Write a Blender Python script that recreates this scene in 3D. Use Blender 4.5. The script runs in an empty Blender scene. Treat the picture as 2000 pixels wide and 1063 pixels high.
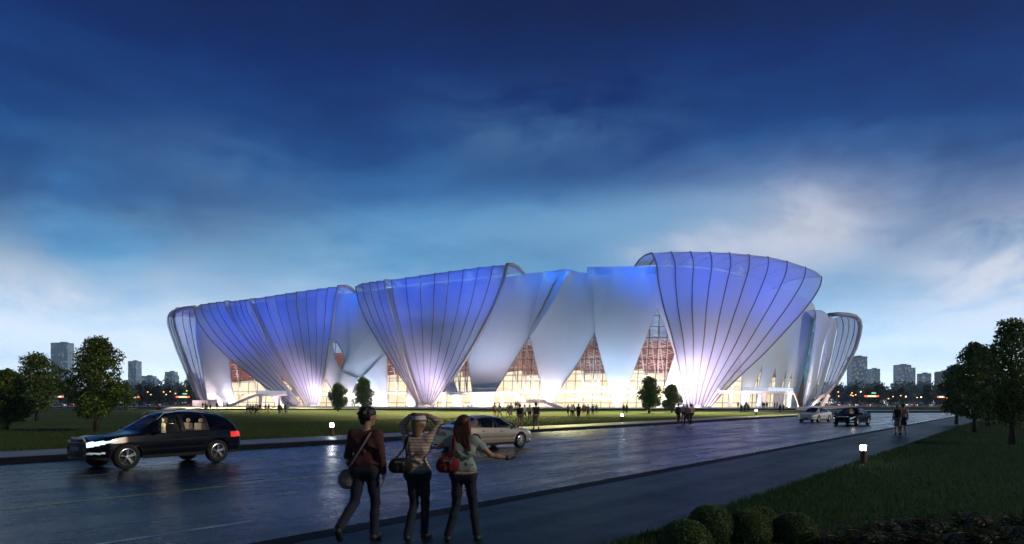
import bpy, math, random
import numpy as np
from mathutils import Vector, Matrix
R = math.radians
random.seed(7)
sc = bpy.context.scene
COL = sc.collection
F, HY, H = 1300.0, 787.0, 1.84          # lens constant, horizon row and eye height of the view

def gp(px, py, z=0.0):
    Y = F*(H-z)/(py-HY)
    return Vector(((px-1000)/F*Y, Y, z))
def pp(px, py, D):
    return Vector(((px-1000)/F*D, D, H-(py-HY)/F*D))

# ------------------------------------------------------------------ node helpers
class NT:
    def __init__(s, tree):
        s.t = tree; s.n = tree.nodes; s.l = tree.links
    def new(s, kind, **kw):
        n = s.n.new(kind)
        for k, v in kw.items():
            if k == 'ins':
                for i, x in v.items(): s.put(n.inputs[i], x)
            else: setattr(n, k, v)
        return n
    def put(s, sock, x):
        if isinstance(x, bpy.types.NodeSocket): s.l.new(x, sock)
        else: sock.default_value = x
    def m(s, op, a, b=None, c=None, clamp=False):
        n = s.new('ShaderNodeMath', operation=op); n.use_clamp = clamp
        s.put(n.inputs[0], a)
        if b is not None: s.put(n.inputs[1], b)
        if c is not None: s.put(n.inputs[2], c)
        return n.outputs[0]
    def vm(s, op, a, b=None):
        n = s.new('ShaderNodeVectorMath', operation=op)
        s.put(n.inputs[0], a)
        if b is not None: s.put(n.inputs[1], b)
        return n
    def noise(s, vec, scale, detail=4, rough=.5, dist=0):
        n = s.new('ShaderNodeTexNoise')
        if vec is not None: s.l.new(vec, n.inputs['Vector'])
        n.inputs['Scale'].default_value = scale; n.inputs['Detail'].default_value = detail
        n.inputs['Roughness'].default_value = rough; n.inputs['Distortion'].default_value = dist
        return n.outputs[0]
    def ramp(s, fac, stops, interp='LINEAR'):
        n = s.new('ShaderNodeValToRGB'); cr = n.color_ramp; cr.interpolation = interp
        while len(cr.elements) < len(stops): cr.elements.new(.5)
        for e, (p, c) in zip(cr.elements, stops):
            e.position = p; e.color = (c[0], c[1], c[2], 1) if not isinstance(c, (int, float)) else (c, c, c, 1)
        s.put(n.inputs[0], fac)
        return n.outputs[0]
    def mix(s, fac, a, b, kind='MIX'):
        n = s.new('ShaderNodeMix', data_type='RGBA', blend_type=kind)
        s.put(n.inputs[0], fac)
        s.put(n.inputs[6], a if isinstance(a, bpy.types.NodeSocket) else (*a[:3], 1))
        s.put(n.inputs[7], b if isinstance(b, bpy.types.NodeSocket) else (*b[:3], 1))
        return n.outputs[2]
    def obj(s): return s.new('ShaderNodeTexCoord').outputs['Object']

MATS = {}
def newmat(name):
    m = bpy.data.materials.new(name); m.use_nodes = True
    t = NT(m.node_tree); b = t.n['Principled BSDF']
    MATS[name] = m
    return m, t, b
def mat(name, col, rough=.6, metal=0, var=.12, scale=6, bump=0, bscale=30, emit=None, es=0, spec=.5, coat=0):
    if name in MATS: return MATS[name]
    m, t, b = newmat(name)
    co = t.obj()
    nz = t.noise(co, scale, 5, .6)
    c2 = tuple(min(1, x*(1+var)) for x in col); c1 = tuple(x*(1-var) for x in col)
    t.put(b.inputs['Base Color'], t.ramp(nz, [(.3, c1), (.7, c2)]))
    b.inputs['Roughness'].default_value = rough; b.inputs['Metallic'].default_value = metal
    b.inputs['Specular IOR Level'].default_value = spec
    b.inputs['Coat Weight'].default_value = coat
    if emit: 
        b.inputs['Emission Color'].default_value = (*emit, 1); b.inputs['Emission Strength'].default_value = es
    if bump:
        bn = t.new('ShaderNodeBump'); bn.inputs['Strength'].default_value = bump; bn.inputs['Distance'].default_value = .02
        t.l.new(t.noise(co, bscale, 4, .6), bn.inputs['Height']); t.l.new(bn.outputs[0], b.inputs['Normal'])
    return m

# ------------------------------------------------------------------ mesh builder
class MB:
    def __init__(s): s.v = []; s.f = []; s.mi = []; s.uv = None
    def add(s, vs, fs, mi=0):
        o = len(s.v); s.v += [tuple(x) for x in vs]; s.f += [tuple(i+o for i in f) for f in fs]; s.mi += [mi]*len(fs)
    def box(s, c, d, rot=0, mi=0, taper=1.0):
        cx, cy, cz = c; dx, dy, dz = d[0]/2, d[1]/2, d[2]/2; vs = []
        ca, sa = math.cos(rot), math.sin(rot)
        for z in (-1, 1):
            k = taper if z > 0 else 1
            for x, y in ((-1,-1),(1,-1),(1,1),(-1,1)):
                X, Y = x*dx*k, y*dy*k
                vs.append((cx+X*ca-Y*sa, cy+X*sa+Y*ca, cz+z*dz))
        s.add(vs, [(3,2,1,0),(4,5,6,7),(0,1,5,4),(1,2,6,5),(2,3,7,6),(3,0,4,7)], mi)
    def tube(s, pts, rad, n=6, mi=0, cap=True, flat=None):
        pts = [Vector(p) for p in pts]; k = len(pts)
        if not hasattr(rad, '__len__'): rad = [rad]*k
        rings = []; up = None
        for i, p in enumerate(pts):
            d = (pts[min(i+1, k-1)]-pts[max(i-1, 0)]).normalized()
            if up is None:
                up = Vector((0,0,1)) if abs(d.z) < .9 else Vector((0,1,0))
            a = d.cross(up).normalized(); b = a.cross(d).normalized(); up = b
            rings.append([p + (a*math.cos(2*math.pi*j/n+math.pi/n) + b*math.sin(2*math.pi*j/n+math.pi/n))*rad[i] for j in range(n)])
        vs = [v for r in rings for v in r]; fs = []
        for i in range(k-1):
            for j in range(n):
                a = i*n+j; b = i*n+(j+1) % n
                fs.append((a, b, b+n, a+n))
        if cap: fs += [tuple(range(n-1, -1, -1)), tuple(range((k-1)*n, k*n))]
        s.add(vs, fs, mi)
    def lathe(s, prof, n=20, c=(0,0,0), axis='z', mi=0):
        vs = []; fs = []
        for r, h in prof:
            for j in range(n):
                a = 2*math.pi*j/n; x, y = r*math.cos(a), r*math.sin(a)
                p = (x, y, h) if axis == 'z' else ((x, h, y) if axis == 'y' else (h, x, y))
                vs.append((p[0]+c[0], p[1]+c[1], p[2]+c[2]))
        for i in range(len(prof)-1):
            for j in range(n):
                a = i*n+j; b = i*n+(j+1) % n
                fs.append((a, b, b+n, a+n))
        s.add(vs, fs, mi)
    def sphere(s, c, r, n=12, m=8, sc=(1,1,1), mi=0):
        vs = []; fs = []
        for i in range(m+1):
            t = math.pi*i/m
            for j in range(n):
                a = 2*math.pi*j/n
                vs.append((c[0]+r*sc[0]*math.sin(t)*math.cos(a), c[1]+r*sc[1]*math.sin(t)*math.sin(a), c[2]+r*sc[2]*math.cos(t)))
        for i in range(m):
            for j in range(n):
                a = i*n+j; b = i*n+(j+1) % n
                fs.append((a, a+n, b+n, b))
        s.add(vs, fs, mi)
    def grid(s, P, mi=0, flip=False):
        nu = len(P); nv = len(P[0]); o = len(s.v)
        vs = [p for row in P for p in row]
        fs = []
        for i in range(nu-1):
            for j in range(nv-1):
                f = (i*nv+j, (i+1)*nv+j, (i+1)*nv+j+1, i*nv+j+1)
                fs.append(f[::-1] if flip else f)
        s.add(vs, fs, mi)
    def prism(s, poly, z0, z1, mi=0):
        n = len(poly)
        vs = [(p[0], p[1], z0) for p in poly]+[(p[0], p[1], z1) for p in poly]
        fs = [tuple(range(n, 2*n)), tuple(range(n-1, -1, -1))]+[(i, (i+1) % n, n+(i+1) % n, n+i) for i in range(n)]
        s.add(vs, fs, mi)
    def build(s, name, m, parent=None, smooth=False, loc=None):
        me = bpy.data.meshes.new(name)
        me.from_pydata([tuple(v) for v in s.v], [], s.f)
        ms = m if isinstance(m, (list, tuple)) else [m]
        for x in ms: me.materials.append(x)
        if len(ms) > 1: me.polygons.foreach_set('material_index', s.mi)
        if smooth: me.polygons.foreach_set('use_smooth', [True]*len(me.polygons))
        if s.uv is not None:
            ul = me.uv_layers.new(name='UVMap')
            li = np.empty(len(me.loops), dtype=np.int32); me.loops.foreach_get('vertex_index', li)
            ul.data.foreach_set('uv', np.array(s.uv, dtype=np.float32)[li].ravel())
        me.update()
        o = bpy.data.objects.new(name, me); COL.objects.link(o)
        if parent is not None: o.parent = parent
        if loc is not None: o.location = loc
        return o
def tag(o, label, cat, group=None, kind=None):
    if label: o['label'] = label
    if cat: o['category'] = cat
    if group: o['group'] = group
    if kind: o['kind'] = kind
    return o
def empty(name, label, cat, loc=(0,0,0), rz=0, group=None):
    o = bpy.data.objects.new(name, None); COL.objects.link(o)
    o.location = loc; o.rotation_euler = (0,0,rz); o.empty_display_size = .3
    return tag(o, label, cat, group)
def struct(o): o['kind'] = 'structure'; return o
def copy_tree(o, parent=None):
    c = o.copy(); COL.objects.link(c)
    if parent is not None: c.parent = parent
    for ch in list(o.children): copy_tree(ch, c)
    return c
def interp(x, pts):
    return float(np.interp(x, [p[0] for p in pts], [p[1] for p in pts]))
def resample(pts, n, smooth=True):
    P = np.array(pts, float)
    d = np.r_[0, np.cumsum(np.linalg.norm(np.diff(P[:, :2], axis=0), axis=1))]; d /= d[-1]
    t = np.linspace(0, 1, n)
    Q = np.stack([np.interp(t, d, P[:, k]) for k in range(P.shape[1])], 1)
    if smooth:
        for _ in range(max(1, n//14)):
            Q[1:-1] = (Q[:-2]+2*Q[1:-1]+Q[2:])/4
    return Q

# ------------------------------------------------------------------ camera, render settings
cam = bpy.data.cameras.new('camera'); co = bpy.data.objects.new('camera', cam); COL.objects.link(co)
co.location = (0, 0, H); co.rotation_euler = (R(90), 0, 0)
cam.sensor_width = 36; cam.lens = F/2000*36; cam.shift_y = (HY-531.5)/2000
cam.clip_start = .1; cam.clip_end = 9000
sc.camera = co
sc.render.engine = 'CYCLES'
sc.cycles.use_denoising = True
sc.cycles.max_bounces = 7; sc.cycles.diffuse_bounces = 3; sc.cycles.glossy_bounces = 3
sc.cycles.transparent_max_bounces = 24; sc.cycles.volume_bounces = 1; sc.cycles.transmission_bounces = 4
sc.cycles.sample_clamp_indirect = 6
sc.view_settings.view_transform = 'Standard'; sc.view_settings.look = 'None'
sc.view_settings.exposure = 0; sc.view_settings.gamma = 1

# ------------------------------------------------------------------ world: dusk sky
W = bpy.data.worlds.new('World'); sc.world = W; W.use_nodes = True
t = NT(W.node_tree); bg = t.n['Background']
tc = t.new('ShaderNodeTexCoord').outputs['Generated']
sx = t.new('ShaderNodeSeparateXYZ'); t.l.new(tc, sx.inputs[0])
X, Y, Z = sx.outputs
# slow warp so that the bands of the dusk are uneven
wn = t.noise(t.vm('MULTIPLY', tc, (1.6, 1.6, 4.5)).outputs[0], 1.4, 5, .55, .4)
wn2 = t.noise(t.vm('MULTIPLY', tc, (3, 3, 9)).outputs[0], 1.9, 7, .6, .6)
zz = t.m('ADD', Z, t.m('MULTIPLY', t.m('SUBTRACT', wn, .5), -.24))
zz = t.m('ADD', zz, t.m('MULTIPLY', t.m('SUBTRACT', wn2, .5), -.11))
def lin(r, g, b):
    return tuple(((c/255+.055)/1.055)**2.4 if c > 10 else c/255/12.92 for c in (r, g, b))
sky = t.ramp(zz, [(0.0, lin(232,242,253)), (.06, lin(204,228,250)), (.125, lin(160,202,240)), (.20, lin(100,164,214)),
                  (.275, lin(52,110,174)), (.35, lin(12,62,130)), (.43, lin(0,34,102)), (.52, lin(0,18,76)), (1.0, lin(0,12,62))])
def blob(px, py, wx, wy, col, amt, nz, lo, hi):
    d = Vector((px-1000, F, HY-py)).normalized()
    right = Vector((d.y, -d.x, 0)).normalized(); up = right.cross(d).normalized()
    a = t.vm('DOT_PRODUCT', tc, tuple(right)).outputs['Value']; b = t.vm('DOT_PRODUCT', tc, tuple(up)).outputs['Value']
    c = t.vm('DOT_PRODUCT', tc, tuple(d)).outputs['Value']
    q = t.m('ADD', t.m('POWER', t.m('MULTIPLY', a, F/wx), 2), t.m('POWER', t.m('MULTIPLY', b, F/wy), 2))
    g = t.m('EXPONENT', t.m('MULTIPLY', q, -1))
    g = t.m('MULTIPLY', g, t.m('GREATER_THAN', c, 0))
    n = t.new('ShaderNodeMapRange'); t.put(n.inputs[0], nz); n.inputs[1].default_value = lo; n.inputs[2].default_value = hi
    return t.m('MULTIPLY', t.m('MULTIPLY', g, n.outputs[0]), amt, clamp=True), col
cn = t.noise(t.vm('MULTIPLY', tc, (2.2, 2.2, 5)).outputs[0], 3.8, 7, .56, .5)
cn2 = t.noise(t.vm('MULTIPLY', tc, (2, 2, 4)).outputs[0], 2.1, 6, .6, .5)
for args in [
    (1500, 455, 200, 80, lin(222,226,244), 1.0, cn, .05, .46),
    (1585, 442, 70, 45, lin(242,242,252), 1.0, cn, -.25, .5),
    (1310, 478, 90, 30, lin(225,228,245), .95, cn, .36, .58),
    (1975, 530, 160, 100, lin(226,232,248), 1.0, cn, .26, .54),
    (1230, 440, 300, 60, lin(124,174,216), .9, cn2, .34, .58),
    (1060, 270, 240, 70, lin(66,106,156), .95, cn2, .34, .58),
    (420, 325, 150, 60, lin(84,124,172), .95, cn2, .32, .56),
    (560, 500, 330, 70, lin(146,192,228), .9, cn2, .38, .62),
    (110, 590, 300, 95, lin(222,234,250), 1.0, cn2, .28, .55),
    (1400, 300, 500, 45, lin(40,82,140), .5, cn2, .4, .65),
    (150, 380, 330, 110, lin(22,66,126), .7, cn2, .3, .55),
    (1800, 300, 260, 120, lin(16,52,118), .6, cn2, .3, .55)]:
    f, col = blob(*args); sky = t.mix(f, sky, col)
# the sky proper is the last light of the sunken sun plus a weak physical sky
ns = t.new('ShaderNodeTexSky', sky_type='NISHITA'); ns.sun_disc = False
ns.sun_elevation = R(2); ns.sun_rotation = R(106)
# the light of the dusk lies ahead; the sky behind is already night
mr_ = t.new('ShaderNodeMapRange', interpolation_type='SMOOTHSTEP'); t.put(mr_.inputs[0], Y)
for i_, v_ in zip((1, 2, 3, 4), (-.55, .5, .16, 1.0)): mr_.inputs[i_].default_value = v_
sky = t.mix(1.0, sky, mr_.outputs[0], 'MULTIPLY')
gl = t.m('ADD', 1.0, t.m('MULTIPLY', t.m('EXPONENT', t.m('MULTIPLY', t.m('POWER', t.m('DIVIDE', Z, .10), 2), -1)), 1.7))
sky = t.vm('SCALE', sky); t.put(sky.inputs['Scale'], gl); sky = sky.outputs[0]
sk = t.new('ShaderNodeMix', data_type='RGBA', blend_type='ADD'); sk.inputs[0].default_value = .004
t.l.new(sky, sk.inputs[6]); t.l.new(ns.outputs[0], sk.inputs[7])
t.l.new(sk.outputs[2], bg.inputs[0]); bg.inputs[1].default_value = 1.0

# weak low sun of the afterglow
def lamp(name, kind, loc, direction, energy, col, **kw):
    l = bpy.data.lights.new(name, kind); o = bpy.data.objects.new(name, l); COL.objects.link(o)
    o.location = loc
    if direction is not None: o.rotation_euler = Vector(direction).to_track_quat('-Z', 'Y').to_euler()
    l.energy = energy; l.color = col
    for k, v in kw.items(): setattr(l, k, v)
    return o
lamp('sun', 'SUN', (60, -30, 40), (-.88, .26, -.38), 1.3, (1, .86, .66), angle=R(1.5))

# ------------------------------------------------------------------ ground
DX, DY = .6136, .7896
def ls(l, s): return (DX*s + DY*l, DY*s - DX*l)
def strip(name, l0, l1, s0, s1, z0, z1, m):
    b = MB(); b.prism([ls(l0, s0), ls(l1, s0), ls(l1, s1), ls(l0, s1)], z0, z1); return struct(b.build(name, m))
def lawnmat(name, a, b_):
    m, t, b = newmat(name); co = t.obj()
    n1 = t.noise(co, .12, 4, .6); n2 = t.noise(co, 3.5, 6, .75); n3 = t.noise(co, 40, 3, .7)
    c = t.mix(t.m('MULTIPLY', n2, 1.0), a, b_)
    c = t.mix(t.ramp(n1, [(.35, 0), (.65, .5)]), c, tuple(x*.55 for x in a))
    c = t.mix(t.ramp(n3, [(.4, .0), (.75, .55)]), c, tuple(x*1.5 for x in b_))
    t.put(b.inputs['Base Color'], c); b.inputs['Roughness'].default_value = .95; b.inputs['Specular IOR Level'].default_value = .1
    bn = t.new('ShaderNodeBump'); bn.inputs['Strength'].default_value = .7; bn.inputs['Distance'].default_value = .08
    t.l.new(n2, bn.inputs['Height']); t.l.new(bn.outputs[0], b.inputs['Normal'])
    return m
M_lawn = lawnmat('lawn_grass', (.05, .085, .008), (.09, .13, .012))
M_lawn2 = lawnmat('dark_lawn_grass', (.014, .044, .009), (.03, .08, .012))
def wetmat(name, col, r0, r1, ns_, bump, joints=None, spec=.5):
    m, t, b = newmat(name); co = t.obj()
    n1 = t.noise(co, .35, 5, .65, .3); n2 = t.noise(co, 2.2, 6, .7, .2); n3 = t.noise(co, ns_, 5, .7)
    sp_ = t.new('ShaderNodeSeparateXYZ'); t.l.new(co, sp_.inputs[0])
    lx = t.m('SUBTRACT', t.m('MULTIPLY', sp_.outputs[0], .7896), t.m('MULTIPLY', sp_.outputs[1], .6136))
    sx_ = t.m('ADD', t.m('MULTIPLY', sp_.outputs[0], .6136), t.m('MULTIPLY', sp_.outputs[1], .7896))
    cb = t.new('ShaderNodeCombineXYZ'); t.put(cb.inputs[0], t.m('MULTIPLY', lx, 1.1)); t.put(cb.inputs[1], t.m('MULTIPLY', sx_, .05))
    tr = t.noise(cb.outputs[0], 1.0, 4, .6)          # long worn wheel tracks along the road
    grain = t.noise(co, 70, 3, .8)
    c = t.mix(n2, tuple(x*.55 for x in col), tuple(x*1.45 for x in col))
    c = t.mix(t.ramp(tr, [(.40, 0), (.62, .6)]), c, tuple(x*.4 for x in col))
    c = t.mix(t.ramp(grain, [(.5, 0), (.75, .5)]), c, tuple(min(1, x*2.6) for x in col))
    if joints:
        br = t.new('ShaderNodeTexBrick'); t.l.new(co, br.inputs[0])
        br.inputs['Scale'].default_value = 1; br.inputs['Mortar Size'].default_value = .012
        br.inputs['Brick Width'].default_value = joints[0]; br.inputs['Row Height'].default_value = joints[1]
        c = t.mix(t.m('MULTIPLY', br.outputs['Fac'], .6), c, tuple(x*.3 for x in col))
    t.put(b.inputs['Base Color'], c)
    rr = t.m('ADD', t.m('MULTIPLY', n1, .35), t.m('ADD', t.m('MULTIPLY', n2, .3), t.m('MULTIPLY', tr, .35)))
    mr = t.new('ShaderNodeMapRange'); t.put(mr.inputs[0], rr)
    for i, v in zip((1, 2, 3, 4), (.36, .64, r0, r1)): mr.inputs[i].default_value = v
    t.put(b.inputs['Roughness'], mr.outputs[0]); b.inputs['Specular IOR Level'].default_value = spec
    bn = t.new('ShaderNodeBump'); bn.inputs['Strength'].default_value = bump; bn.inputs['Distance'].default_value = .03
    t.l.new(t.m('ADD', t.m('MULTIPLY', grain, .22), t.m('ADD', t.m('MULTIPLY', n3, .35), t.m('MULTIPLY', n2, .6))), bn.inputs['Height']); t.l.new(bn.outputs[0], b.inputs['Normal'])
    return m
M_road = wetmat('wet_asphalt', (.008, .018, .040), .13, .40, 14, .42, None, .16)
M_walk = wetmat('wet_paving', (.009, .040, .056), .36, .56, 9, .3, (1.2, .6), .1)
M_path = wetmat('pale_paving', (.20, .21, .23), .35, .55, 9, .15, (1.2, .6))
M_plaza = wetmat('plaza_paving', (.42, .38, .34), .30, .5, 6, .1, (2.4, 2.4))
M_kerbd = mat('dark_kerb_stone', (.007, .009, .016), .7, bump=.2, spec=.1)
M_kerb = mat('kerb_stone', (.13, .13, .14), .5, bump=.2)
M_earth = lawnmat('far_earth', (.012, .028, .010), (.03, .045, .018))
b = MB(); b.add([(-3000,-40,-.02),(3000,-40,-.02),(3000,3500,-.02),(-3000,3500,-.02)], [(0,1,2,3)]); struct(b.build('ground', M_earth))
strip('road', -24.6, -7.6, -25, 190, -.012, 0, M_road)
def quad(name, l0, l1, s0, s1, z, m):
    b = MB(); P = [ls(l0, s0), ls(l1, s0), ls(l1, s1), ls(l0, s1)]
    b.add([(p[0], p[1], z) for p in P], [(0,1,2,3)]); return b
M_yel = mat('worn_yellow_paint', (.30, .34, .04), .4, var=.4, scale=3)
M_wht = mat('worn_white_paint', (.30, .38, .48), .4, var=.45, scale=3)
o = struct(quad('', -14.08, -13.93, -25, 150, .004, None).build('road_line', M_yel))
b = MB()
for l, w, ph in ((-9.55, .13, 1.5), (-18.75, .13, 3.0)):
    for k in range(-2, 18):
        s0 = ph + k*8.5
        q = quad('', l-w/2, l+w/2, s0, s0+4.2, .004, None); b.add(q.v, q.f)
struct(b.build('lane_markings', M_wht))
strip('kerb', -24.95, -24.6, -30, 150, -.01, .16, M_kerbd)
strip('path', -28.2, -24.95, -30, 150, -.01, .155, M_path)
strip('kerb', -7.6, -7.2, -25, 150, -.01, .105, M_kerbd)
strip('pavement', -7.2, -4.0, -25, 150, -.01, .10, M_walk)
# front lawn between the left path and the plaza; right lawn; far lawn closing the bend of the road
b = MB(); p0 = ls(-28.2, -60); p1 = ls(-28.2, 170)
b.prism([p0, (p1[0], 126+0), (p1[0], 157), (-260, 157), (-260, p0[1])], -.01, .15)
yy = None
b = MB(); sA = -60
A = ls(-28.2, -40); 
s_end = (157 + DX*(-28.2))/DY
Bp = ls(-28.2, s_end)
b.prism([A, Bp, (-300, 157), (-300, A[1])], -.01, .15); struct(b.build('front_lawn', M_lawn))
b = MB(); q0 = ls(-4.0, -25); q1 = ls(-4.0, 165)
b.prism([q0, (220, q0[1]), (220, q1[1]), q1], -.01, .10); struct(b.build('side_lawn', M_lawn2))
# kerb + lawn across the end of the road where it bends away to the right
b = MB(); kx0 = ls(-24.95, (124+DX*-24.95)/DY)[0]
b.prism([(kx0, 124), (260, 124), (260, 124.6), (kx0-.2, 124.6)], -.01, .2); struct(b.build('kerb', M_kerbd))
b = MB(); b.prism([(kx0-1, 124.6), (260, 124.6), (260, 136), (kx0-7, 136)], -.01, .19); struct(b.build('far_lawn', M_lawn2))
b = MB(); b.prism([(kx0-12, 136), (240, 136), (240, 152), (kx0-22, 152)], -.01, .2); struct(b.build('path', M_path))
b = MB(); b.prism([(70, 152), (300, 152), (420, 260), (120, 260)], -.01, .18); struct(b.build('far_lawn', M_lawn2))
b = MB(); b.prism([(-700, 300), (900, 300), (900, 400), (-700, 400)], -.01, .05); struct(b.build('far_road', M_road))
# plaza with its dark step edge
b = MB(); PZ = [(-83, 157.35), (66, 157.35), (84, 176), (150, 290), (60, 420), (-150, 300)]
b.prism(PZ, -.01, .50); struct(b.build('plaza', M_plaza))
b = MB(); b.prism([(-84, 157), (67, 157), (66, 157.35), (-83, 157.35)], -.01, .49); struct(b.build('plaza_step', M_kerbd))
b = MB(); b.prism([(-230, 195), (-112, 195), (-112, 199), (-230, 199)], -.01, .2); struct(b.build('path', M_path))
# ================================================================== the stadium
stad = empty('stadium', 'vast white stadium wrapped in blue floodlit petal screens behind the lawn', 'stadium', (-20, 230, .5))
def sp(mb, name, m, parent=stad, smooth=False):
    o = mb.build(name, m, None, smooth)
    o.parent = parent
    base = stad.location if parent is stad else Vector((0,0,0))
    if parent is stad: o.matrix_parent_inverse = Matrix.Translation(-stad.location)
    return o

def sstep(a, b, x): x = min(1, max(0, (x-a)/(b-a))); return x*x*(3-2*x)
DWT = [(320,300),(380,282),(450,270),(560,252),(660,235),(760,222),(900,205),(1000,196),(1100,190),(1150,186),(1280,184),(1400,188),(1480,200),(1550,228),(1590,250),(1605,262),(1640,285),(1700,300)]
_xs = np.linspace(320, 1700, 400); _ds = np.interp(_xs, [p[0] for p in DWT], [p[1] for p in DWT])
for _ in range(60): _ds[1:-1] = (_ds[:-2]+2*_ds[1:-1]+_ds[2:])/4
def Dtop(px): return float(np.interp(px, _xs, _ds))
def Dw(px, py):
    v = min(1.05, max(-.1, (py-520)/277))
    s = 35*sstep(1440, 1560, px)
    d = Dtop(px + s*max(0, v)) + 9*v
    # the right flank is pleated
    k = sstep(1455, 1500, px)
    if k > 0:
        c = (px + .28*(py-640))/23.0
        d += k*1.7*(abs((c % 1)-.5)*2-.5)*min(1, max(.15, (py-575)/90))
    # broad shallow folds of the front
    k2 = 1-sstep(1250, 1400, px)
    d += k2*.9*math.sin((px+.25*(py-650))/17.0)*sstep(560, 760, py)*.5
    return d

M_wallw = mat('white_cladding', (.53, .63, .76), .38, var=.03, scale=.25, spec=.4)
M_frame = mat('grey_steel_frame', (.30, .31, .32), .45, var=.05, scale=.5)
M_rib = mat('dark_steel_rib', (.16, .16, .17), .5, var=.05)
M_mull = mat('black_mullion', (.012, .012, .014), .4)
M_white = mat('white_render', (.78, .77, .75), .5, var=.04, scale=.4)
M_truss = mat('white_truss', (.8, .78, .76), .4)

# glass openings between the folds of the wall (outlines on the facade)
GL = [
 [(447,697),(456,694),(500,740),(528,770),(545,800),(463,800),(452,752)],                 # far left bay
 [(647,664),(658,668),(672,695),(665,726),(655,700)],                                        # blue lozenge
 [(631,735),(648,760),(660,781),(664,801),(618,801)],
 [(756,694),(766,672),(790,692),(797,730),(795,801),(757,801)],
 [(550,708),(556,715),(570,740),(571,762),(562,765),(545,740)],
 [(904,674),(913,700),(922,760),(926,801),(905,801),(886,742)],
 [(1034,659),(1042,690),(1052,735),(1068,801),(962,801),(968,763),(1000,712)],
 [(1162,650),(1172,690),(1184,735),(1202,801),(1067,801),(1098,755),(1130,708)],
 [(1283,602),(1300,640),(1318,690),(1298,757),(1285,801),(1206,801),(1225,756),(1250,690)],
 [(1446,690),(1450,735),(1447,801),(1392,801),(1400,765),(1425,725)],
 [(1489,714),(1487,730),(1481,762),(1476,801),(1455,801),(1469,762)],
 [(1515,719),(1516,735),(1513,760),(1508,801),(1490,801),(1499,760)],
 [(1537,722),(1534,740),(1529,761),(1525,801),(1516,801),(1524,761)],
 [(1546,729),(1546,740),(1544,762),(1540,801),(1528,801),(1535,762)],
 # ground-floor curtain wall between the feet
 [(566,774),(700,774),(694,801),(572,801)],
 [(840,772),(884,772),(884,801),(836,801)],
]
TOPS = [(372,612),(384,606),(450,598),(560,585),(664,573),(693,571),(760,563),(900,549),(1000,540),(1022,535),(1060,532),(1085,529),(1095,526.5),(1108,526),(1118,528.5),(1130,532.5),(1166,533)]
TOPS2 = [(1140,522),(1200,521),(1282,520),(1340,522),(1400,528),(1480,545),(1545,570),(1575,584),(1585,588),(1590,594),(1594,612)]
BOT = 801.0
def xspan(poly, v):
    xs = []
    n = len(poly)
    for i in range(n):
        (x0, v0), (x1, v1) = poly[i], poly[(i+1) % n]
        if (v0 <= v < v1) or (v1 <= v < v0): xs.append(x0+(x1-x0)*(v-v0)/(v1-v0))
    return (min(xs), max(xs)) if len(xs) >= 2 else None
def densify(poly, step=3):
    out = []
    for i in range(len(poly)):
        a, b_ = poly[i], poly[(i+1) % len(poly)]
        k = max(1, int(math.hypot(b_[0]-a[0], b_[1]-a[1])/step))
        out += [(a[0]+(b_[0]-a[0])*j/k, a[1]+(b_[1]-a[1])*j/k) for j in range(k)]
    return out
def wall_patch(tops, xl, xr, dofs, holes, nstrip=170):
    """wall between the side curves xl(py), xr(py), under the roof line, with the glass bays left open"""
    mb = MB()
    def yt(x): return interp(x, tops)
    def py_(x, v): y0 = yt(x); return y0+v*(BOT-y0)
    hp = [[(x, (y-yt(x))/(BOT-yt(x))) for x, y in densify(p)] for p in holes]
    for i in range(nstrip):
        v0, v1 = i/nstrip, (i+1)/nstrip
        vv0, vv1 = v0+1e-5, v1-1e-5
        ym0 = 535+v0*(BOT-535); ym1 = 535+v1*(BOT-535)
        cuts = []
        for p in hp:
            a, c = xspan(p, vv0), xspan(p, vv1)
            if a is None and c is None: continue
            if a is None: mm = (c[0]+c[1])/2; a = (mm, mm)
            if c is None: mm = (a[0]+a[1])/2; c = (mm, mm)
            cuts.append((a[0], c[0], a[1], c[1]))
        cuts.sort(); segs = []; ca, cc = xl(ym0), xl(ym1)
        for a0, c0, a1, c1 in cuts:
            if a1 <= ca and c1 <= cc: continue
            if a0 > ca or c0 > cc: segs.append((ca, cc, max(a0, ca), max(c0, cc)))
            ca, cc = max(ca, a1), max(cc, c1)
        if ca < xr(ym0): segs.append((ca, cc, xr(ym0), xr(ym1)))
        for a, c, a2, c2 in segs:
            k = max(1, int((a2-a)/7)); 
            P = [[], []]
            for j in range(k+1):
                xa = a+(a2-a)*j/k; xc = c+(c2-c)*j/k
                ya, yc = py_(xa, v0), py_(xc, v1)
                P[0].append(pp(xa, ya, Dw(xa, ya)+dofs)); P[1].append(pp(xc, yc, Dw(xc, yc)+dofs))
            mb.grid(P, flip=True)
    # merge vertices for smooth shading
    key = {}; idx = []; nv = []
    for v in mb.v:
        kk = (round(v[0], 2), round(v[1], 2), round(v[2], 2))
        if kk not in key: key[kk] = len(nv); nv.append(v)
        idx.append(key[kk])
    mb.v = nv; fs = []
    for f in mb.f:
        g = []
        for i in f:
            if idx[i] not in g: g.append(idx[i])
        if len(g) > 2: fs.append(tuple(g))
    mb.f = fs; mb.mi = [0]*len(fs)
    # roof: rolls back from the top edge
    xs = np.linspace(xl(530)+.5, xr(525)-.5, 90); rows = []
    for off, dz in ((0, 0), (2, .35), (6, .5), (14, .3), (30, 0), (60, 0)):
        rows.append([pp(x, yt(x), Dw(x, yt(x))+dofs)+Vector((off*.35*(1 if x < 1350 else -1), off, dz)) for x in xs])
    mb.grid(rows)
    return mb
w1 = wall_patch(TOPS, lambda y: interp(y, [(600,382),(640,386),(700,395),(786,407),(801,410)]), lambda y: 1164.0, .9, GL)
sp(w1, 'wall', M_wallw, smooth=True)
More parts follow.
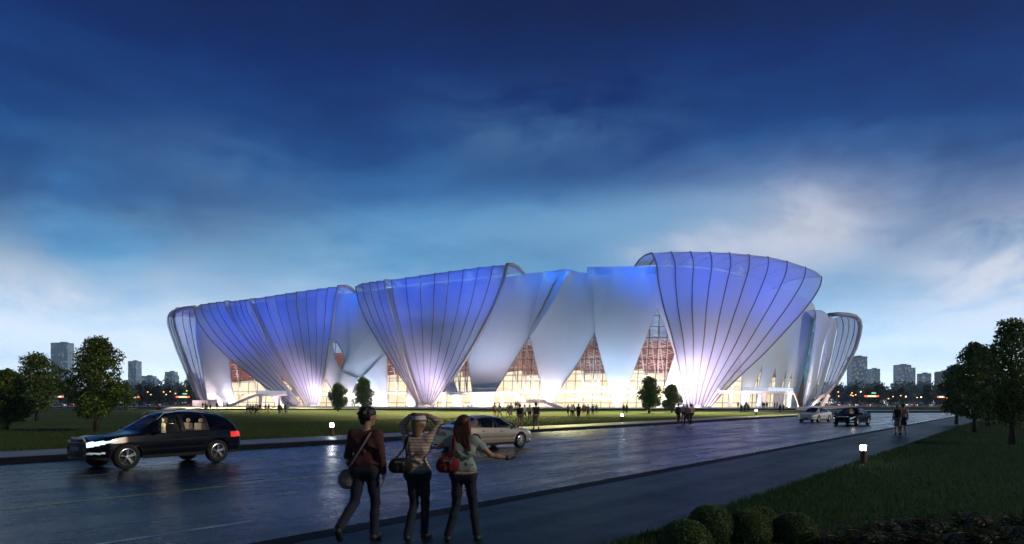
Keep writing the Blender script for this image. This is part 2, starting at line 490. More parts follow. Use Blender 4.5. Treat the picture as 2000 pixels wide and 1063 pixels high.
w2 = wall_patch(TOPS2, lambda y: interp(y, [(522,1146),(560,1147),(580,1151),(649,1161),(801,1164)]),
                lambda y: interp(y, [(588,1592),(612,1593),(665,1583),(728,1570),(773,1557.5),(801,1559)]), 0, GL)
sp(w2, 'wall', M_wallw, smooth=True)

# facets: folded panels laid slightly proud of the wall, each tilted by its corner offsets
def facet(poly, offs, name='wall_fold'):
    mb = MB(); n = len(poly)
    cx = sum(p[0] for p in poly)/n; cy = sum(p[1] for p in poly)/n
    vs = [pp(x, y, Dw(x, y)-o_) for (x, y), o_ in zip(poly, offs)]
    mb.add(vs, [tuple(range(n))[::-1]])
    back = [pp(x, y, Dw(x, y)+1.2) for x, y in poly]
    o0 = len(mb.v); mb.v += [tuple(v) for v in back]
    for i in range(n):
        mb.f.append((i, (i+1) % n, o0+(i+1) % n, o0+i)); mb.mi.append(0)
    return sp(mb, name, M_wallw)
facet([(1091,529.5),(1103,527.5),(1118,530),(1106,538),(1097,556),(1086,580),(1072,604),(1036,658),(1032,658),(1064,596),(1080,560)], [.5,.6,.5,1.6,1.8,1.8,1.6,.4,.3,.3,.3])
facet([(1157,540),(1196,535),(1162,649)], [1.6,.3,.5])
facet([(1264,535),(1290,535),(1283,601)], [1.2,.3,.4])
facet([(680,600),(684,690),(667,726),(752,690),(742,620),(725,585)], [.15,.15,.2,.9,1.0,.5])
facet([(667,726),(700,740),(712,801),(664,801),(664,760)], [.2,.6,.8,.3,.2])
facet([(751,692),(706,740),(716,801),(756,801)], [.2,.8,.8,.3])
facet([(1062,530),(1030,655),(1036,640),(1078,560),(1091,532)], [.2,.2,.4,1.2,.5])
facet([(905,800),(962,800),(968,763),(945,765),(930,780)], [.3,.4,.4,.9,1.2])

# glazing, mullions, interior
def newglass(name, tint, rough=.02, tr=.75):
    m, t_, b_ = newmat(name)
    g = t_.new('ShaderNodeBsdfGlossy'); g.inputs['Roughness'].default_value = rough; g.inputs['Color'].default_value = (.9, .95, 1, 1)
    tp = t_.new('ShaderNodeBsdfTransparent'); tp.inputs['Color'].default_value = (*tint, 1)
    fr = t_.new('ShaderNodeFresnel'); fr.inputs['IOR'].default_value = 1.5
    fac = t_.m('ADD', fr.outputs[0], 1-tr-.2, clamp=True) if tr < .8 else fr.outputs[0]
    mx = t_.new('ShaderNodeMixShader'); t_.put(mx.inputs[0], fac)
    t_.l.new(tp.outputs[0], mx.inputs[1]); t_.l.new(g.outputs[0], mx.inputs[2])
    t_.l.new(mx.outputs[0], t_.n['Material Output'].inputs['Surface'])
    return m
M_glass = newglass('curtain_wall_glass', (.95, .94, .92), .02, .9)
def glaze(poly, dofs=1.6, sx=17.5, sy=21.3, slant=.06, th=.15):
    mb = MB(); ys = np.linspace(min(p[1] for p in poly), max(p[1] for p in poly), 24)
    rows = []
    for y in ys:
        yq = min(max(y, ys[0]+.01), ys[-1]-.01)
        s = xspan(poly, yq)
        rows.append([pp(s[0]+(s[1]-s[0])*k/6, yq, Dw(s[0]+(s[1]-s[0])*k/6, yq)+dofs) for k in range(7)])
    mb.grid(rows)
    g = sp(mb, 'glazing', M_glass, smooth=True)
    bars = MB()
    def bar(pts, r=th): 
        bars.tube([pp(x, y, Dw(x, y)+dofs-.25) for x, y in pts], r, 4)
    y = 801-2.5*sy/ sy
    k = 0
    for yb in np.arange(ys[-1]-14, ys[0], -sy):
        s = xspan(poly, yb)
        if s and s[1]-s[0] > 2: bar([(s[0], yb), ((s[0]+s[1])/2, yb), (s[1], yb)])
    xs0 = min(p[0] for p in poly); xs1 = max(p[0] for p in poly)
    for xb in np.arange(xs0+sx*.4, xs1+30, sx):
        run = []
        for yb in np.arange(ys[0]+.5, ys[-1], 4):
            x = xb - slant*(ys[-1]-yb)*-.0 + slant*(700-yb)
            s = xspan(poly, yb)
            if s and s[0] <= x <= s[1]: run.append((x, yb))
        if len(run) > 2: bar([run[0], run[len(run)//2], run[-1]])
    # edge frame of the bay
    n = len(poly)
    fr = MB()
    for i in range(n):
        a, c = poly[i], poly[(i+1) % n]
        if a[1] > 799 and c[1] > 799: continue
        pts = [(a[0]+(c[0]-a[0])*q/3, a[1]+(c[1]-a[1])*q/3) for q in range(4)]
        fr.tube([pp(x, y_, Dw(x, y_)+.5) for x, y_ in pts], .16, 4)
    o1 = bars.build('mullion', M_mull); o1.parent = g
    o2 = fr.build('bay_frame', M_frame); o2.parent = g
for i, p in enumerate(GL):
    narrow = 10 <= i <= 13
    glaze(p, sx=8 if narrow else 17.5, th=.12)

def lit(name, stops, strength, scale=(.12, .12, .3)):
    m, t_, b_ = newmat(name); co_ = t_.obj()
    v = t_.new('ShaderNodeMapping'); v.inputs['Scale'].default_value = scale; t_.l.new(co_, v.inputs[0])
    n_ = t_.noise(v.outputs[0], 1, 3, .5)
    c = t_.ramp(n_, stops)
    b_.inputs['Base Color'].default_value = (.10, .085, .08, 1)
    t_.l.new(c, b_.inputs['Emission Color']); b_.inputs['Emission Strength'].default_value = strength
    return m
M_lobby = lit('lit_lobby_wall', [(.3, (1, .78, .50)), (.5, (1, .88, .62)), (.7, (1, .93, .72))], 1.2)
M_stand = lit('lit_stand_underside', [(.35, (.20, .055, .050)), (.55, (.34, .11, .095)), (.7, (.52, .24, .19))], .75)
M_upper = lit('upper_hall_sky_glow', [(.35, (.14, .20, .36)), (.55, (.26, .38, .62)), (.75, (.50, .68, .9))], .9)  # blue emission imitates sky mirrored in the upper glass
def inner(name, pxs, z0f, z1f, d0, d1, m):
    mb = MB(); rows = [[], []]
    for px in pxs:
        for k, (zf, d) in enumerate(((z0f, d0), (z1f, d1))):
            y = 700; D = Dw(px, y)+d
            zz_ = zf(px); q = pp(px, y, D); rows[k].append((q.x, q.y, zz_))
    mb.grid(rows); return sp(mb, name, m)
ipx = list(np.arange(420, 1566, 2))
saw = lambda px: 1.8*(((px+40)/118.0) % 1)-.9
inner('lobby_wall', ipx, lambda p: 0, lambda p: 11.5+saw(p), 11, 10.5, M_lobby)
inner('stand_underside', ipx, lambda p: 11.2+saw(p), lambda p: 20+.4*saw(p), 10.4, 5.5, M_stand)
inner('upper_hall', ipx, lambda p: 19.8+.4*saw(p), lambda p: 33, 9, 9, M_upper)
mb = MB()      # dark roof over the hall so that no sky shows through
rows = [[pp(px, 700, Dw(px, 700)+d) for px in ipx] for d in (1.5, 60)]
rows = [[(q.x, q.y, 34) for q in r_] for r_ in rows]; mb.grid(rows); sp(mb, 'hall_ceiling', M_stand)
# gallery floor slab edge and raking white columns behind the glass
mb = MB()
for px in range(440, 1560, 2):
    pass
for z_, th_ in ((4.9, .5), (10.2, .35)):
    rows = [[pp(px, 700, Dw(px, 700)+3.2) for px in ipx]]
    top = [(q.x, q.y, z_+th_) for q in rows[0]]; bot = [(q.x, q.y, z_) for q in rows[0]]
    back = [(q.x*1.02, q.y*1.02, z_+th_) for q in rows[0]]
    mb.grid([bot, top, back])
sp(mb, 'gallery_slab', M_white)
rr = random.Random(3)
for px in (468, 500, 640, 775, 898, 912, 1010, 1026, 1040, 1140, 1158, 1170, 1262, 1284, 1300, 1430):
    D = Dw(px, 700)+3.0; mb = MB()
    def q(dx, z_): a = pp(px, 700, D); return (a.x+dx, a.y, z_)
    mb.tube([q(0, 5.4), q(.6, 24)], .26, 6); mb.tube([q(0, 5.4), q(-2.2, 24)], .2, 6)
    for z_ in (12.5, 15, 17.5, 20):
        w_ = 1.2+.16*(z_-10)
        mb.tube([q(-w_*1.6, z_), q(w_*1.2, z_+rr.uniform(.2, 1.6))], .13, 4); mb.tube([q(-w_*1.2, z_+1.6), q(w_*.9, z_-1)], .11, 4)
    sp(mb, 'truss', M_truss)

# ---------------------------------------------------------------- petal screens
def petalmat(name, col, hole):
    m, t_, b_ = newmat(name)
    uv = t_.new('ShaderNodeTexCoord').outputs['UV']
    s = t_.new('ShaderNodeSeparateXYZ'); t_.l.new(uv, s.inputs[0])
    a = t_.m('SINE', t_.m('MULTIPLY', t_.m('ADD', s.outputs[0], s.outputs[1]), 2*math.pi/.95))
    c = t_.m('SINE', t_.m('MULTIPLY', t_.m('SUBTRACT', s.outputs[0], s.outputs[1]), 2*math.pi/.95))
    hl = t_.m('GREATER_THAN', t_.m('MULTIPLY', a, c), .42)
    d = t_.new('ShaderNodeBsdfDiffuse'); d.inputs[0].default_value = (*col, 1)
    tl = t_.new('ShaderNodeBsdfTranslucent'); tl.inputs[0].default_value = (*col, 1)
    mx = t_.new('ShaderNodeMixShader'); mx.inputs[0].default_value = .38
    t_.l.new(d.outputs[0], mx.inputs[1]); t_.l.new(tl.outputs[0], mx.inputs[2])
    tp = t_.new('ShaderNodeBsdfTransparent')
    m2 = t_.new('ShaderNodeMixShader'); t_.put(m2.inputs[0], t_.m('ADD', t_.m('MULTIPLY', hl, .72), hole, clamp=True))
    t_.l.new(mx.outputs[0], m2.inputs[1]); t_.l.new(tp.outputs[0], m2.inputs[2])
    t_.l.new(m2.outputs[0], t_.n['Material Output'].inputs['Surface'])
    return m
M_petal = petalmat('perforated_petal_screen', (.47, .58, .92), .10)

def zrim(py, z=40.0): return F*(z-H)/(HY-py)
def petal(L, Rr, T, nr, foot, ribs, frameL=None, frameR=None, curlL=None, curlR=None, DL=None, DR=None, nu=36, nv=46, bulge=1.5, rib_r=.15):
    """one petal: left edge L and right edge Rr run from rim to foot, T is the rim between them"""
    Lq = resample(L, nv); Rq = resample(Rr, nv); Tq = resample(T, nu)
    if DL is None: DL = zrim(L[0][1])
    if DR is None: DR = zrim(Rr[0][1])
    fL, fR = foot if hasattr(foot, '__len__') else (foot, foot)
    P = []; UV = []
    for i in range(nu):
        u = i/(nu-1); col = []
        lin0 = Lq[0]*(1-u)+Rq[0]*u; dT = Tq[i]-lin0
        for j in range(nv):
            v = j/(nv-1)
            xy = Lq[j]*(1-u)+Rq[j]*u + dT*(1-v)**2.2
            D = (DL*(1-u)+DR*u)*(1-v**.95) + (fL*(1-u)+fR*u)*v**.95 - bulge*4*u*(1-u)*(1-v)
            col.append(pp(xy[0], xy[1], D))
        P.append(col)
    full = []
    for i in range(nu):
        u = i/(nu-1); pre = []
        if curlL or curlR:
            cl, cr = curlL or curlR, curlR or curlL
            for a, c in list(zip(cl, cr))[::-1]:
                pre.append(P[i][0]+Vector(a)*(1-u)+Vector(c)*u)
        full.append(pre+P[i])
    mb = MB(); mb.grid(full); 
    uv = []
    for i in range(nu):
        dd = 0; prev = None
        for j, p in enumerate(full[i]):
            if prev is not None: dd += (p-prev).length
            prev = p
            # width of the row in metres measured from the middle, so that the holes keep their size
            uv.append(((i/(nu-1)-.5)*((full[-1][j]-full[0][j]).length), dd))
    mb.uv = uv
    o = sp(mb, 'petal', M_petal, smooth=True)
    rb = []
    for k in range(ribs):
        u = (k+1)/(ribs+1); x = u*(nu-1); i = int(x); f = x-i
        pts = [full[i][j].lerp(full[min(i+1, nu-1)][j], f) for j in range(len(full[0]))]
        pts = [p+Vector((0, -.18, 0)) for p in pts]
        r_ = MB(); r_.tube(pts, rib_r, 5); q = r_.build('rib', M_rib, smooth=True); q.parent = o
    for side, w_ in ((0, frameL), (nu-1, frameR)):
        if not w_: continue
        pts = [p+Vector((0, -.1, 0)) for p in full[side]]
        r_ = MB(); r_.tube(pts, [w_]*len(pts), 8); q = r_.build('edge_frame', M_frame if w_ > .3 else M_rib, smooth=True); q.parent = o
    # rim tube along the top
    return o
def arc(pts):
    a = pp(*pts[0]); return [tuple(pp(*p)-a) for p in pts[1:]]
cC = arc([(990,517,183.7),(1001,517.5,187),(1012,523,191),(1022,534,195)])
cB = arc([(661,560,218.5),(675,559.5,222),(685,563,226),(693,570,230)])
cS = [(1, 1.5, .3), (2.2, 3.2, .1), (3, 5, -.8)]
cD0 = arc([(1273,494.5,169),(1259.5,499,177),(1248,508,185),(1240,520,192)])
cD1 = [(-3, 3, .5), (-7, 7, .2), (-11, 11, -2)]
# far left petal: narrow outer face and the inner face seen through its open end
petal([(326,619),(326,635),(343,684),(366,740),(388,786)], [(345,606),(340,618),(341.5,638),(366,710),(394,782)], [(326,619),(333,608),(345,603)], 0, (262,258), 2, None, .55,
      curlR=[(2,2,.3),(5,4,.6),(9,6,.4)], DL=300, DR=280, nu=12)
petal([(347,607),(342.5,620),(345,640),(369,710),(397,783)], [(383,608),(385,625),(389,660),(398,730),(406,783)], [(347,607),(362,604),(383,606)], 0, (260,262), 2, DL=281, DR=292, nu=14, bulge=0)
mb = MB(); mb.tube([pp(339.5,622,279.5), pp(341,612,279.5), pp(349,606.5,279), pp(360,602,277), pp(381,600,272)], .75, 8); sp(mb, 'edge_frame', M_frame, smooth=True)
# three-leaved petal
petal([(379.5,603),(384,625),(408.6,661),(448,700.6),(497.5,740),(557,783),(581,798)], [(438.5,590),(443,608),(471,651),(510.7,700.6),(563,760),(592,798)], [(379.5,603),(389,595.5),(410,592),(438.5,589)], 0, 251, 3, .22, .36, cS, cS, nu=22)
petal([(447,590),(454.7,618),(484,664),(537,723.6),(583,769.7),(597,798)], [(489,584.5),(492,605),(514,654.5),(557,723.6),(590,780),(599,798)], [(447,590),(468,587),(489,584.5)], 0, 251, 3, .15, .36, cS, cS, nu=18)
petal([(497.5,583.5),(504,608),(527,657.8),(560,723.6),(590,773),(603,798)], [(661,560),(655.5,585),(649,638),(636,720),(620,798)], [(497.5,583.5),(573,571.5),(630,563.5),(661,560)], 0, 250, 7, .15, .55, cS, cB)
# two-leaved middle petal
petal([(694.5,561),(699.7,588.6),(716,628),(742.5,674),(772,720),(802,763),(820,798)], [(751,549),(754,575),(767,621.5),(779,664),(795,717),(824,798)], [(694.5,561),(700,555.5),(725,551),(751,548)], 0, 221, 3, .22, .36, cS, cS, nu=20)
petal([(764,547),(769,585),(779,625),(792,677.5),(805,723.6),(828,789.5),(831,798)], [(990.5,517.5),(984.5,546),(966.4,595),(940,648),(910.5,700.6),(884,740),(859.4,773),(840,798)], [(764,547),(838,536),(925,524),(990.5,517)], 0, (221,217), 7, .15, .5, cS, cC, nu=44)
# big corner petal
petal([(1273,494.7),(1282.5,513),(1286,552),(1295.7,598),(1312,654),(1322,697),(1335,760),(1344,798)], [(1605,541),(1603.5,557),(1588.7,582),(1565.7,611.6),(1532.7,648),(1493,690.6),(1450,730),(1417.5,761),(1385,798)],
      [(1273,494.5),(1322,491.7),(1374.7,492.4),(1420.8,494),(1463.6,497.7),(1501.5,502),(1529.5,508),(1552.5,515),(1570.6,521),(1598,531),(1605,541)], 0, (191,190), 8, .22, .22, cD0, cD1, nu=60, nv=60, DL=169, DR=204, rib_r=.17)
# far right petal, seen from inside
petal([(1630,622),(1636,632),(1635,652),(1622,712),(1604,772)], [(1676,621),(1680,636),(1677.5,655),(1660,701),(1638,743),(1614,773)], [(1630,621),(1650,616.5),(1668,617),(1676,621)], 0, (262,258), 3, .12, None, DL=288, DR=282, nu=24, bulge=0)
mb = MB(); mb.tube([pp(1618,615.5,275), pp(1636,614,276), pp(1658,615.5,278), pp(1671,619,279), pp(1678,626,279.5), pp(1680.5,638,279), pp(1678,655,276), pp(1671,680,272), pp(1660.5,702,268), pp(1638,743,262), pp(1614,773,258)],
                      [.9,.95,.95,.95,.95,.9,.85,.8,.75,.65,.5], 8); sp(mb, 'edge_frame', M_frame, smooth=True)

# ---------------------------------------------------------------- right flank beyond the slit
def lobe(left, right, top, D0, D1, fold=1.6):
    nv, nu = 40, 14
    Lq, Rq, Tq = resample(left, nv), resample(right, nv), resample(top, nu); mb = MB(); P = []
    for i in range(nu):
        u = i/(nu-1); c = []
        dT = Tq[i]-(Lq[0]*(1-u)+Rq[0]*u)
        for j in range(nv):
            v = j/(nv-1); xy = Lq[j]*(1-u)+Rq[j]*u+dT*(1-v)**5
            D = D0*(1-u)+D1*u + 6*v - fold*math.sin(math.pi*u)*2 + .9*math.sin(u*11)*sstep(.1, .6, v)
            c.append(pp(xy[0], xy[1], D))
        P.append(c)
    back = [[P[i][0]+Vector((-5, 9, -1)), P[i][0]+Vector((-1.5, 3, .4))]+P[i] for i in range(nu)]
    mb.grid(back); return sp(mb, 'wall', M_wallw, smooth=True)
lobe([(1603,610),(1588,676),(1577,742),(1567,797)], [(1622.5,625),(1606.5,680),(1590,773),(1579,797)], [(1594,607),(1602,605),(1613,611),(1622.5,625)], 247, 262)
lobe([(1621,619),(1605,700),(1588,780)], [(1636,635),(1624,696),(1602,775)], [(1621,617),(1630,622),(1636,635)], 262, 274)
# lit slit with its steel lattice
mb = MB(); mb.add([pp(1592,612,252), pp(1604,612,252), pp(1570,800,262), pp(1556,800,262)], [(0,1,2,3)])
M_slit = lit('slit_glow', [(.3, (.02, .03, .04)), (.5, (.06, .25, .34)), (.7, (.16, .48, .62))], .8, (.3, .3, .35))
sp(mb, 'slit_glass', M_slit)
mb = MB()
for k in range(20):
    v0, v1 = k/20, (k+1)/20
    xl0, xl1 = 1592.5-35*v0, 1592.5-35*v1; xr0, xr1 = xl0+10, xl1+10
    y0, y1 = 612+185*v0, 612+185*v1; D0 = 249+10*v0; D1 = 249+10*v1
    mb.tube([pp(xl0,y0,D0), pp(xl1,y1,D1)], .16, 4); mb.tube([pp(xr0,y0,D0), pp(xr1,y1,D1)], .16, 4)
    mb.tube([pp(xl0,y0,D0), pp(xr0,y0,D0)], .12, 4)
    if k % 3 != 2: mb.tube([pp(xl0,y0,D0), pp(xr1,y1,D1)], .12, 4)
    if k % 4 == 0: mb.tube([pp(xr0,y0,D0), pp(xl1,y1,D1)], .12, 4)
sp(mb, 'truss', M_rib)
mb = MB(); mb.add([pp(1568,742,248), pp(1571,728,248), pp(1570,760,250), pp(1567,797,252), pp(1558,790,250), pp(1557,775,249)], [tuple(range(6))])
sp(mb, 'dark_recess', mat('dark_red_recess', (.03, .006, .005), .8))

# ---------------------------------------------------------------- decks, stairs, columns
def slabline(pts, depth, th, mb):
    """pts: (px, D, z of top); the slab runs back by depth metres"""
    P = [(Vector(((px-1000)/F*D, D, z_))) for px, D, z_ in pts]
    for a, c in zip(P[:-1], P[1:]):
        b0 = a*1; b1 = c*1
        da = Vector((a.x, a.y, 0)).normalized()*depth; dc = Vector((c.x, c.y, 0)).normalized()*depth
        vs = [a, c, c+dc, a+da]; lo = [v-Vector((0, 0, th)) for v in vs]
        mb.add([*vs, *lo], [(0,1,2,3),(7,6,5,4),(0,4,5,1),(1,5,6,2),(2,6,7,3),(3,7,4,0)])
def rail(pts, mb, h=1.15):
    P = [(Vector(((px-1000)/F*D, D, z_))) for px, D, z_ in pts]
    mb.tube([p+Vector((0, 0, h)) for p in P], .05, 4)
    for a, c in zip(P[:-1], P[1:]):
        n = max(1, int((c-a).length/2.2))
        for k in range(n+1):
            q = a.lerp(c, k/n); mb.tube([q, q+Vector((0, 0, h))], .035, 4)
def railglass(pts, mb, h=1.05):
    P = [(Vector(((px-1000)/F*D, D, z_))) for px, D, z_ in pts]
    mb.grid([P, [p+Vector((0, 0, h)) for p in P]])
def deck(pts, cols, depth=9, th=.75):
    mb = MB(); slabline(pts, depth, th, mb); d = sp(mb, 'terrace', M_white)
    mb = MB(); rail(pts, mb); q = mb.build('railing', M_frame); q.parent = d
    mb = MB(); railglass(pts, mb); q = mb.build('railing_glass', M_glass); q.parent = d
    for px, D, z_ in cols:
        c = pp(px, HY, D+1.2); m2 = MB()
        m2.tube([(c.x-.2, c.y, .5), (c.x, c.y, z_-th)], [.55, .72], 4); q = m2.build('column', M_white); q.parent = d
def stair(pts, depth=4, th=.9):
    mb = MB(); slabline(pts, depth, th, mb)
    P = [(Vector(((px-1000)/F*D, D, z_))) for px, D, z_ in pts]
    for a, c in zip(P[:-1], P[1:]):
        if abs(a.z-c.z) < .3: continue
        n = int(abs(a.z-c.z)/.17)
        for k in range(n):
            q0 = a.lerp(c, k/n); q1 = a.lerp(c, (k+1)/n)
            dq = Vector((q0.x, q0.y, 0)).normalized()
            vs = [q0+dq*.25, q1+dq*.25, q1+dq*(depth-.2), q0+dq*(depth-.2)]
            zt = max(q0.z, q1.z)+.02
            mb.add([(v.x, v.y, zt) for v in vs]+[(v.x, v.y, zt-.3) for v in vs], [(0,1,2,3),(0,4,5,1),(1,5,6,2),(2,6,7,3),(3,7,4,0)])
    d = sp(mb, 'stair', M_white)
    mb = MB(); rail(pts, mb, .95); q = mb.build('railing', M_frame); q.parent = d
deck([(862,208,5.1),(925,203,5.1),(990,197,5.1)], [(868,208,5.1),(923,203,5.1),(981,197,5.1)])
stair([(990,197,5.1),(1029,190,2.75),(1060,187,2.75),(1099,182,.55)])
deck([(500,243,5.1),(540,239,5.1),(560,237,5.1)], [(509,243,5.1),(546,239,5.1)])
stair([(500,243,5.1),(470,240,2.8),(440,236,.55)])
deck([(1404,182,5.2),(1450,184,5.2),(1500,190,5.2),(1549,199,5.2)], [(1427,183,5.2),(1492,189,5.2),(1524,194,5.2),(1541,197,5.2)])
stair([(1549,199,5.2),(1556,196,3.0),(1559,193,.6)], 7)
stair([(640,232,4.9),(655,228,2.6),(668,224,.55)])
stair([(1284,178,.55),(1296,181,2.4),(1312,185,3.6)])
# broad outer stairs at the two ends
stair([(1617,262,5.6),(1606,256,5.0),(1596,250,3.2),(1582,240,.6)], 14, 1.2)
mb = MB(); c = pp(1612, HY, 258); mb.tube([(c.x-1.5, c.y, .3), (c.x+1.2, c.y, 5)], .9, 4); sp(mb, 'column', M_white)
mb = MB()
for k in range(16):
    a = pp(395, HY, 262+k*.9); mb.box((a.x+2.6, a.y, .5+.17*k+.1), (7.0, .95, .34+.0*k))
    mb.box((a.x+2.6, a.y, (.5+.17*k)/2), (6.9, .9, .5+.17*k))
sp(mb, 'stair', M_white)
mb = MB(); a = pp(388, HY, 258); mb.box((a.x+.6, a.y, 1.6), (2.2, 8, 2.4)); sp(mb, 'stair_wall', M_white)
# foot plinths
for px, D in ((392,257),(588,249),(612,249),(822,219),(834,216),(1362,189)):
    c = pp(px, HY, D); mb = MB(); mb.lathe([(0, 1.2), (.9, 1.1), (1.5, .45), (1.6, .3)], 14, (c.x, c.y, .1)); sp(mb, 'petal_foot', M_white)

# ---------------------------------------------------------------- floodlighting of the facade (the photo shows it lit)
def flood(px, D, z_, aim, energy, col, sx_, sy_, spread=None):
    p = pp(px, HY, D); p.z = z_
    l = bpy.data.lights.new('facade_floodlight', 'AREA'); l.shape = 'RECTANGLE'; l.size = sx_; l.size_y = sy_
    l.energy = energy; l.color = col
    if spread: l.spread = spread
    o = bpy.data.objects.new('facade_floodlight', l); COL.objects.link(o); o.location = p
    o.rotation_euler = (Vector(aim)-p).to_track_quat('-Z', 'Y').to_euler()
    return o
WARM = (1.0, .70, .60)
for px in (415, 450, 490, 530, 640, 690, 735, 780, 880, 930, 985, 1040, 1090, 1140, 1195, 1245, 1300, 1410, 1455, 1500):
    D = Dw(px, 797); a = pp(px, HY, D+1); a.z = 4.5
    flood(px, D-5.0, .7, a, 1150*(D/190)**.4, WARM, 9, .5, R(88))
for px, D, e in ((600, 243, 2800), (832, 210, 2800), (1362, 183, 5200), (1320, 182, 1000), (398, 252, 1400), (1440, 178, 900), (1500, 184, 900), (930, 198, 480), (985, 191, 420), (1040, 184, 380), (530, 234, 700)):
    a = pp(px, HY, D+4); a.z = 8
    flood(px, D-5.5, .7, a, e*.95, (1, .66, .68), 10, .5, R(96))
for px, D in ((1560, 196), (1585, 235), (1608, 245)):
    a = pp(px, HY, D+14); a.z = 10
    flood(px, D-3, .8, a, 900, WARM, 6, .5, R(100))
BLUE = (.015, .13, 1.0)
def spot(px, D, z_, aim, energy, col, ang, blend=.8):
    p = pp(px, HY, D); p.z = z_
    o = lamp('blue_floodlight', 'SPOT', p, Vector(aim)-p, energy, col, spot_size=R(ang), spot_blend=blend, shadow_soft_size=.25)
    return o
for px, D, ax, ay, aD, e in ((440, 205, 395, 592, 262, 1.0), (520, 195, 470, 580, 250, 1.0), (620, 180, 580, 560, 232, 1.0), (760, 160, 725, 545, 210, 1.0), (900, 150, 870, 522, 192, 1.0),
                             (1350, 125, 1330, 480, 172, .85), (1480, 135, 1470, 488, 180, .85), (1580, 150, 1575, 510, 200, .95), (1650, 190, 1625, 600, 262, .5)):
    spot(px, D, .6, pp(ax, ay, aD), 195000*e*(aD/190)**.3, (.02, .26, .9) if e < .5 else BLUE, 42, 1.0)

# added fill spots at rim height, without fittings, brighten the lawn in front
for px in range(390, 1450, 48):
    D = Dtop(px)-(7 if 1010 < px < 1260 else 19)
    p = pp(px, HY, D); p.z = 38.5
    a = pp(px, HY, D-(80 if px < 1150 else 58)); a.z = 0
    lamp('lawn_fill_light', 'SPOT', p, a-p, 190000, (1, .92, .36), spot_size=R(23), spot_blend=1, shadow_soft_size=.3)

# blue wash along the head of the wall: rows of downlights close to the cladding
for px in (394, 412, 678, 1012, 1046, 1080, 1114, 1148, 1182, 1216, 1250, 1278, 1520, 1556):
    yw = HY-F*(39-H)/Dtop(px); D = Dw(px, yw)
    a = pp(px, HY, D+2.5); a.z = 27
    flood(px, D-4.5, 39.5, a, (150 if px > 1130 else 230)*(D/190)**.5, (.012, .21, 1.0), 8, .4)

# a second, cooler row of wall washers further out gives the pale glow of the middle of the wall
for px in (425, 690, 735, 930, 975, 1025, 1075, 1125, 1175, 1225, 1270, 1440, 1500, 1545):
    D = Dw(px, 797); a = pp(px, HY, D+3); a.z = 20
    flood(px, D-13, .7, a, 660*(D/190)**.4, (.72, .82, 1.0), 6, .5, R(110))
# ================================================================== trees and plants
def leafmat(name, dark, light, rough=.55, trans=.25):
    m, t_, b_ = newmat(name)
    g = t_.new('ShaderNodeNewGeometry')
    c = t_.ramp(g.outputs['Random Per Island'], [(.0, dark), (.55, tuple((a+b)/2 for a, b in zip(dark, light))), (1, light)])
    t_.put(b_.inputs['Base Color'], c); b_.inputs['Roughness'].default_value = rough
    tl = t_.new('ShaderNodeBsdfTranslucent'); t_.put(tl.inputs[0], c)
    mx = t_.new('ShaderNodeMixShader'); mx.inputs[0].default_value = trans
    t_.l.new(b_.outputs[0], mx.inputs[1]); t_.l.new(tl.outputs[0], mx.inputs[2])
    t_.l.new(mx.outputs[0], t_.n['Material Output'].inputs['Surface'])
    return m
M_leaf = leafmat('tree_leaves', (.02, .045, .007), (.20, .29, .035), .42)
M_leaf_l = leafmat('lawn_tree_leaves', (.02, .045, .008), (.15, .22, .03), .42)
M_leaf_d = leafmat('far_tree_leaves', (.014, .018, .008), (.045, .04, .014))
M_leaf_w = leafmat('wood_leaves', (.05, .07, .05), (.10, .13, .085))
M_leaf_b = leafmat('box_leaves', (.05, .11, .03), (.16, .24, .08))
M_bark = mat('bark', (.045, .032, .022), .9, var=.35, scale=9, bump=.6)

def leaves(mb, rng, centres, n, size, aspect=2.2, droop=.35, shell=.45, jit=.12):
    """n leaf-sized faces spread through the clumps (x, y, z, r, squash)"""
    C = np.array([c[:4] for c in centres]); sq = np.array([c[4] if len(c) > 4 else .8 for c in centres])
    w = C[:, 3]**2; w /= w.sum()
    idx = rng.choice(len(C), n, p=w)
    d = rng.normal(size=(n, 3)); d /= np.linalg.norm(d, axis=1)[:, None]
    rad = (shell+(1-shell)*rng.random(n)**.6)*(1+jit*rng.normal(size=n))
    P = C[idx, :3] + d*rad[:, None]*C[idx, 3][:, None]*np.stack([np.ones(n), np.ones(n), sq[idx]], 1)
    ax = rng.normal(size=(n, 3))*.8 + d*.5; ax[:, 2] -= droop
    ax /= np.linalg.norm(ax, axis=1)[:, None]
    sd = np.cross(ax, rng.normal(size=(n, 3))); sd /= np.linalg.norm(sd, axis=1)[:, None]
    s = size*(.7+.6*rng.random(n))[:, None]
    A = P-ax*s*.5; B = P+ax*s*.5; q = sd*s*.5/aspect
    mid = P-ax*s*.05
    V = np.stack([A, mid+q, B, mid-q], 1).reshape(-1, 3)
    o = len(mb.v); mb.v += [tuple(v) for v in V.tolist()]
    mb.f += [(o+4*i, o+4*i+1, o+4*i+2, o+4*i+3) for i in range(n)]; mb.mi += [0]*n
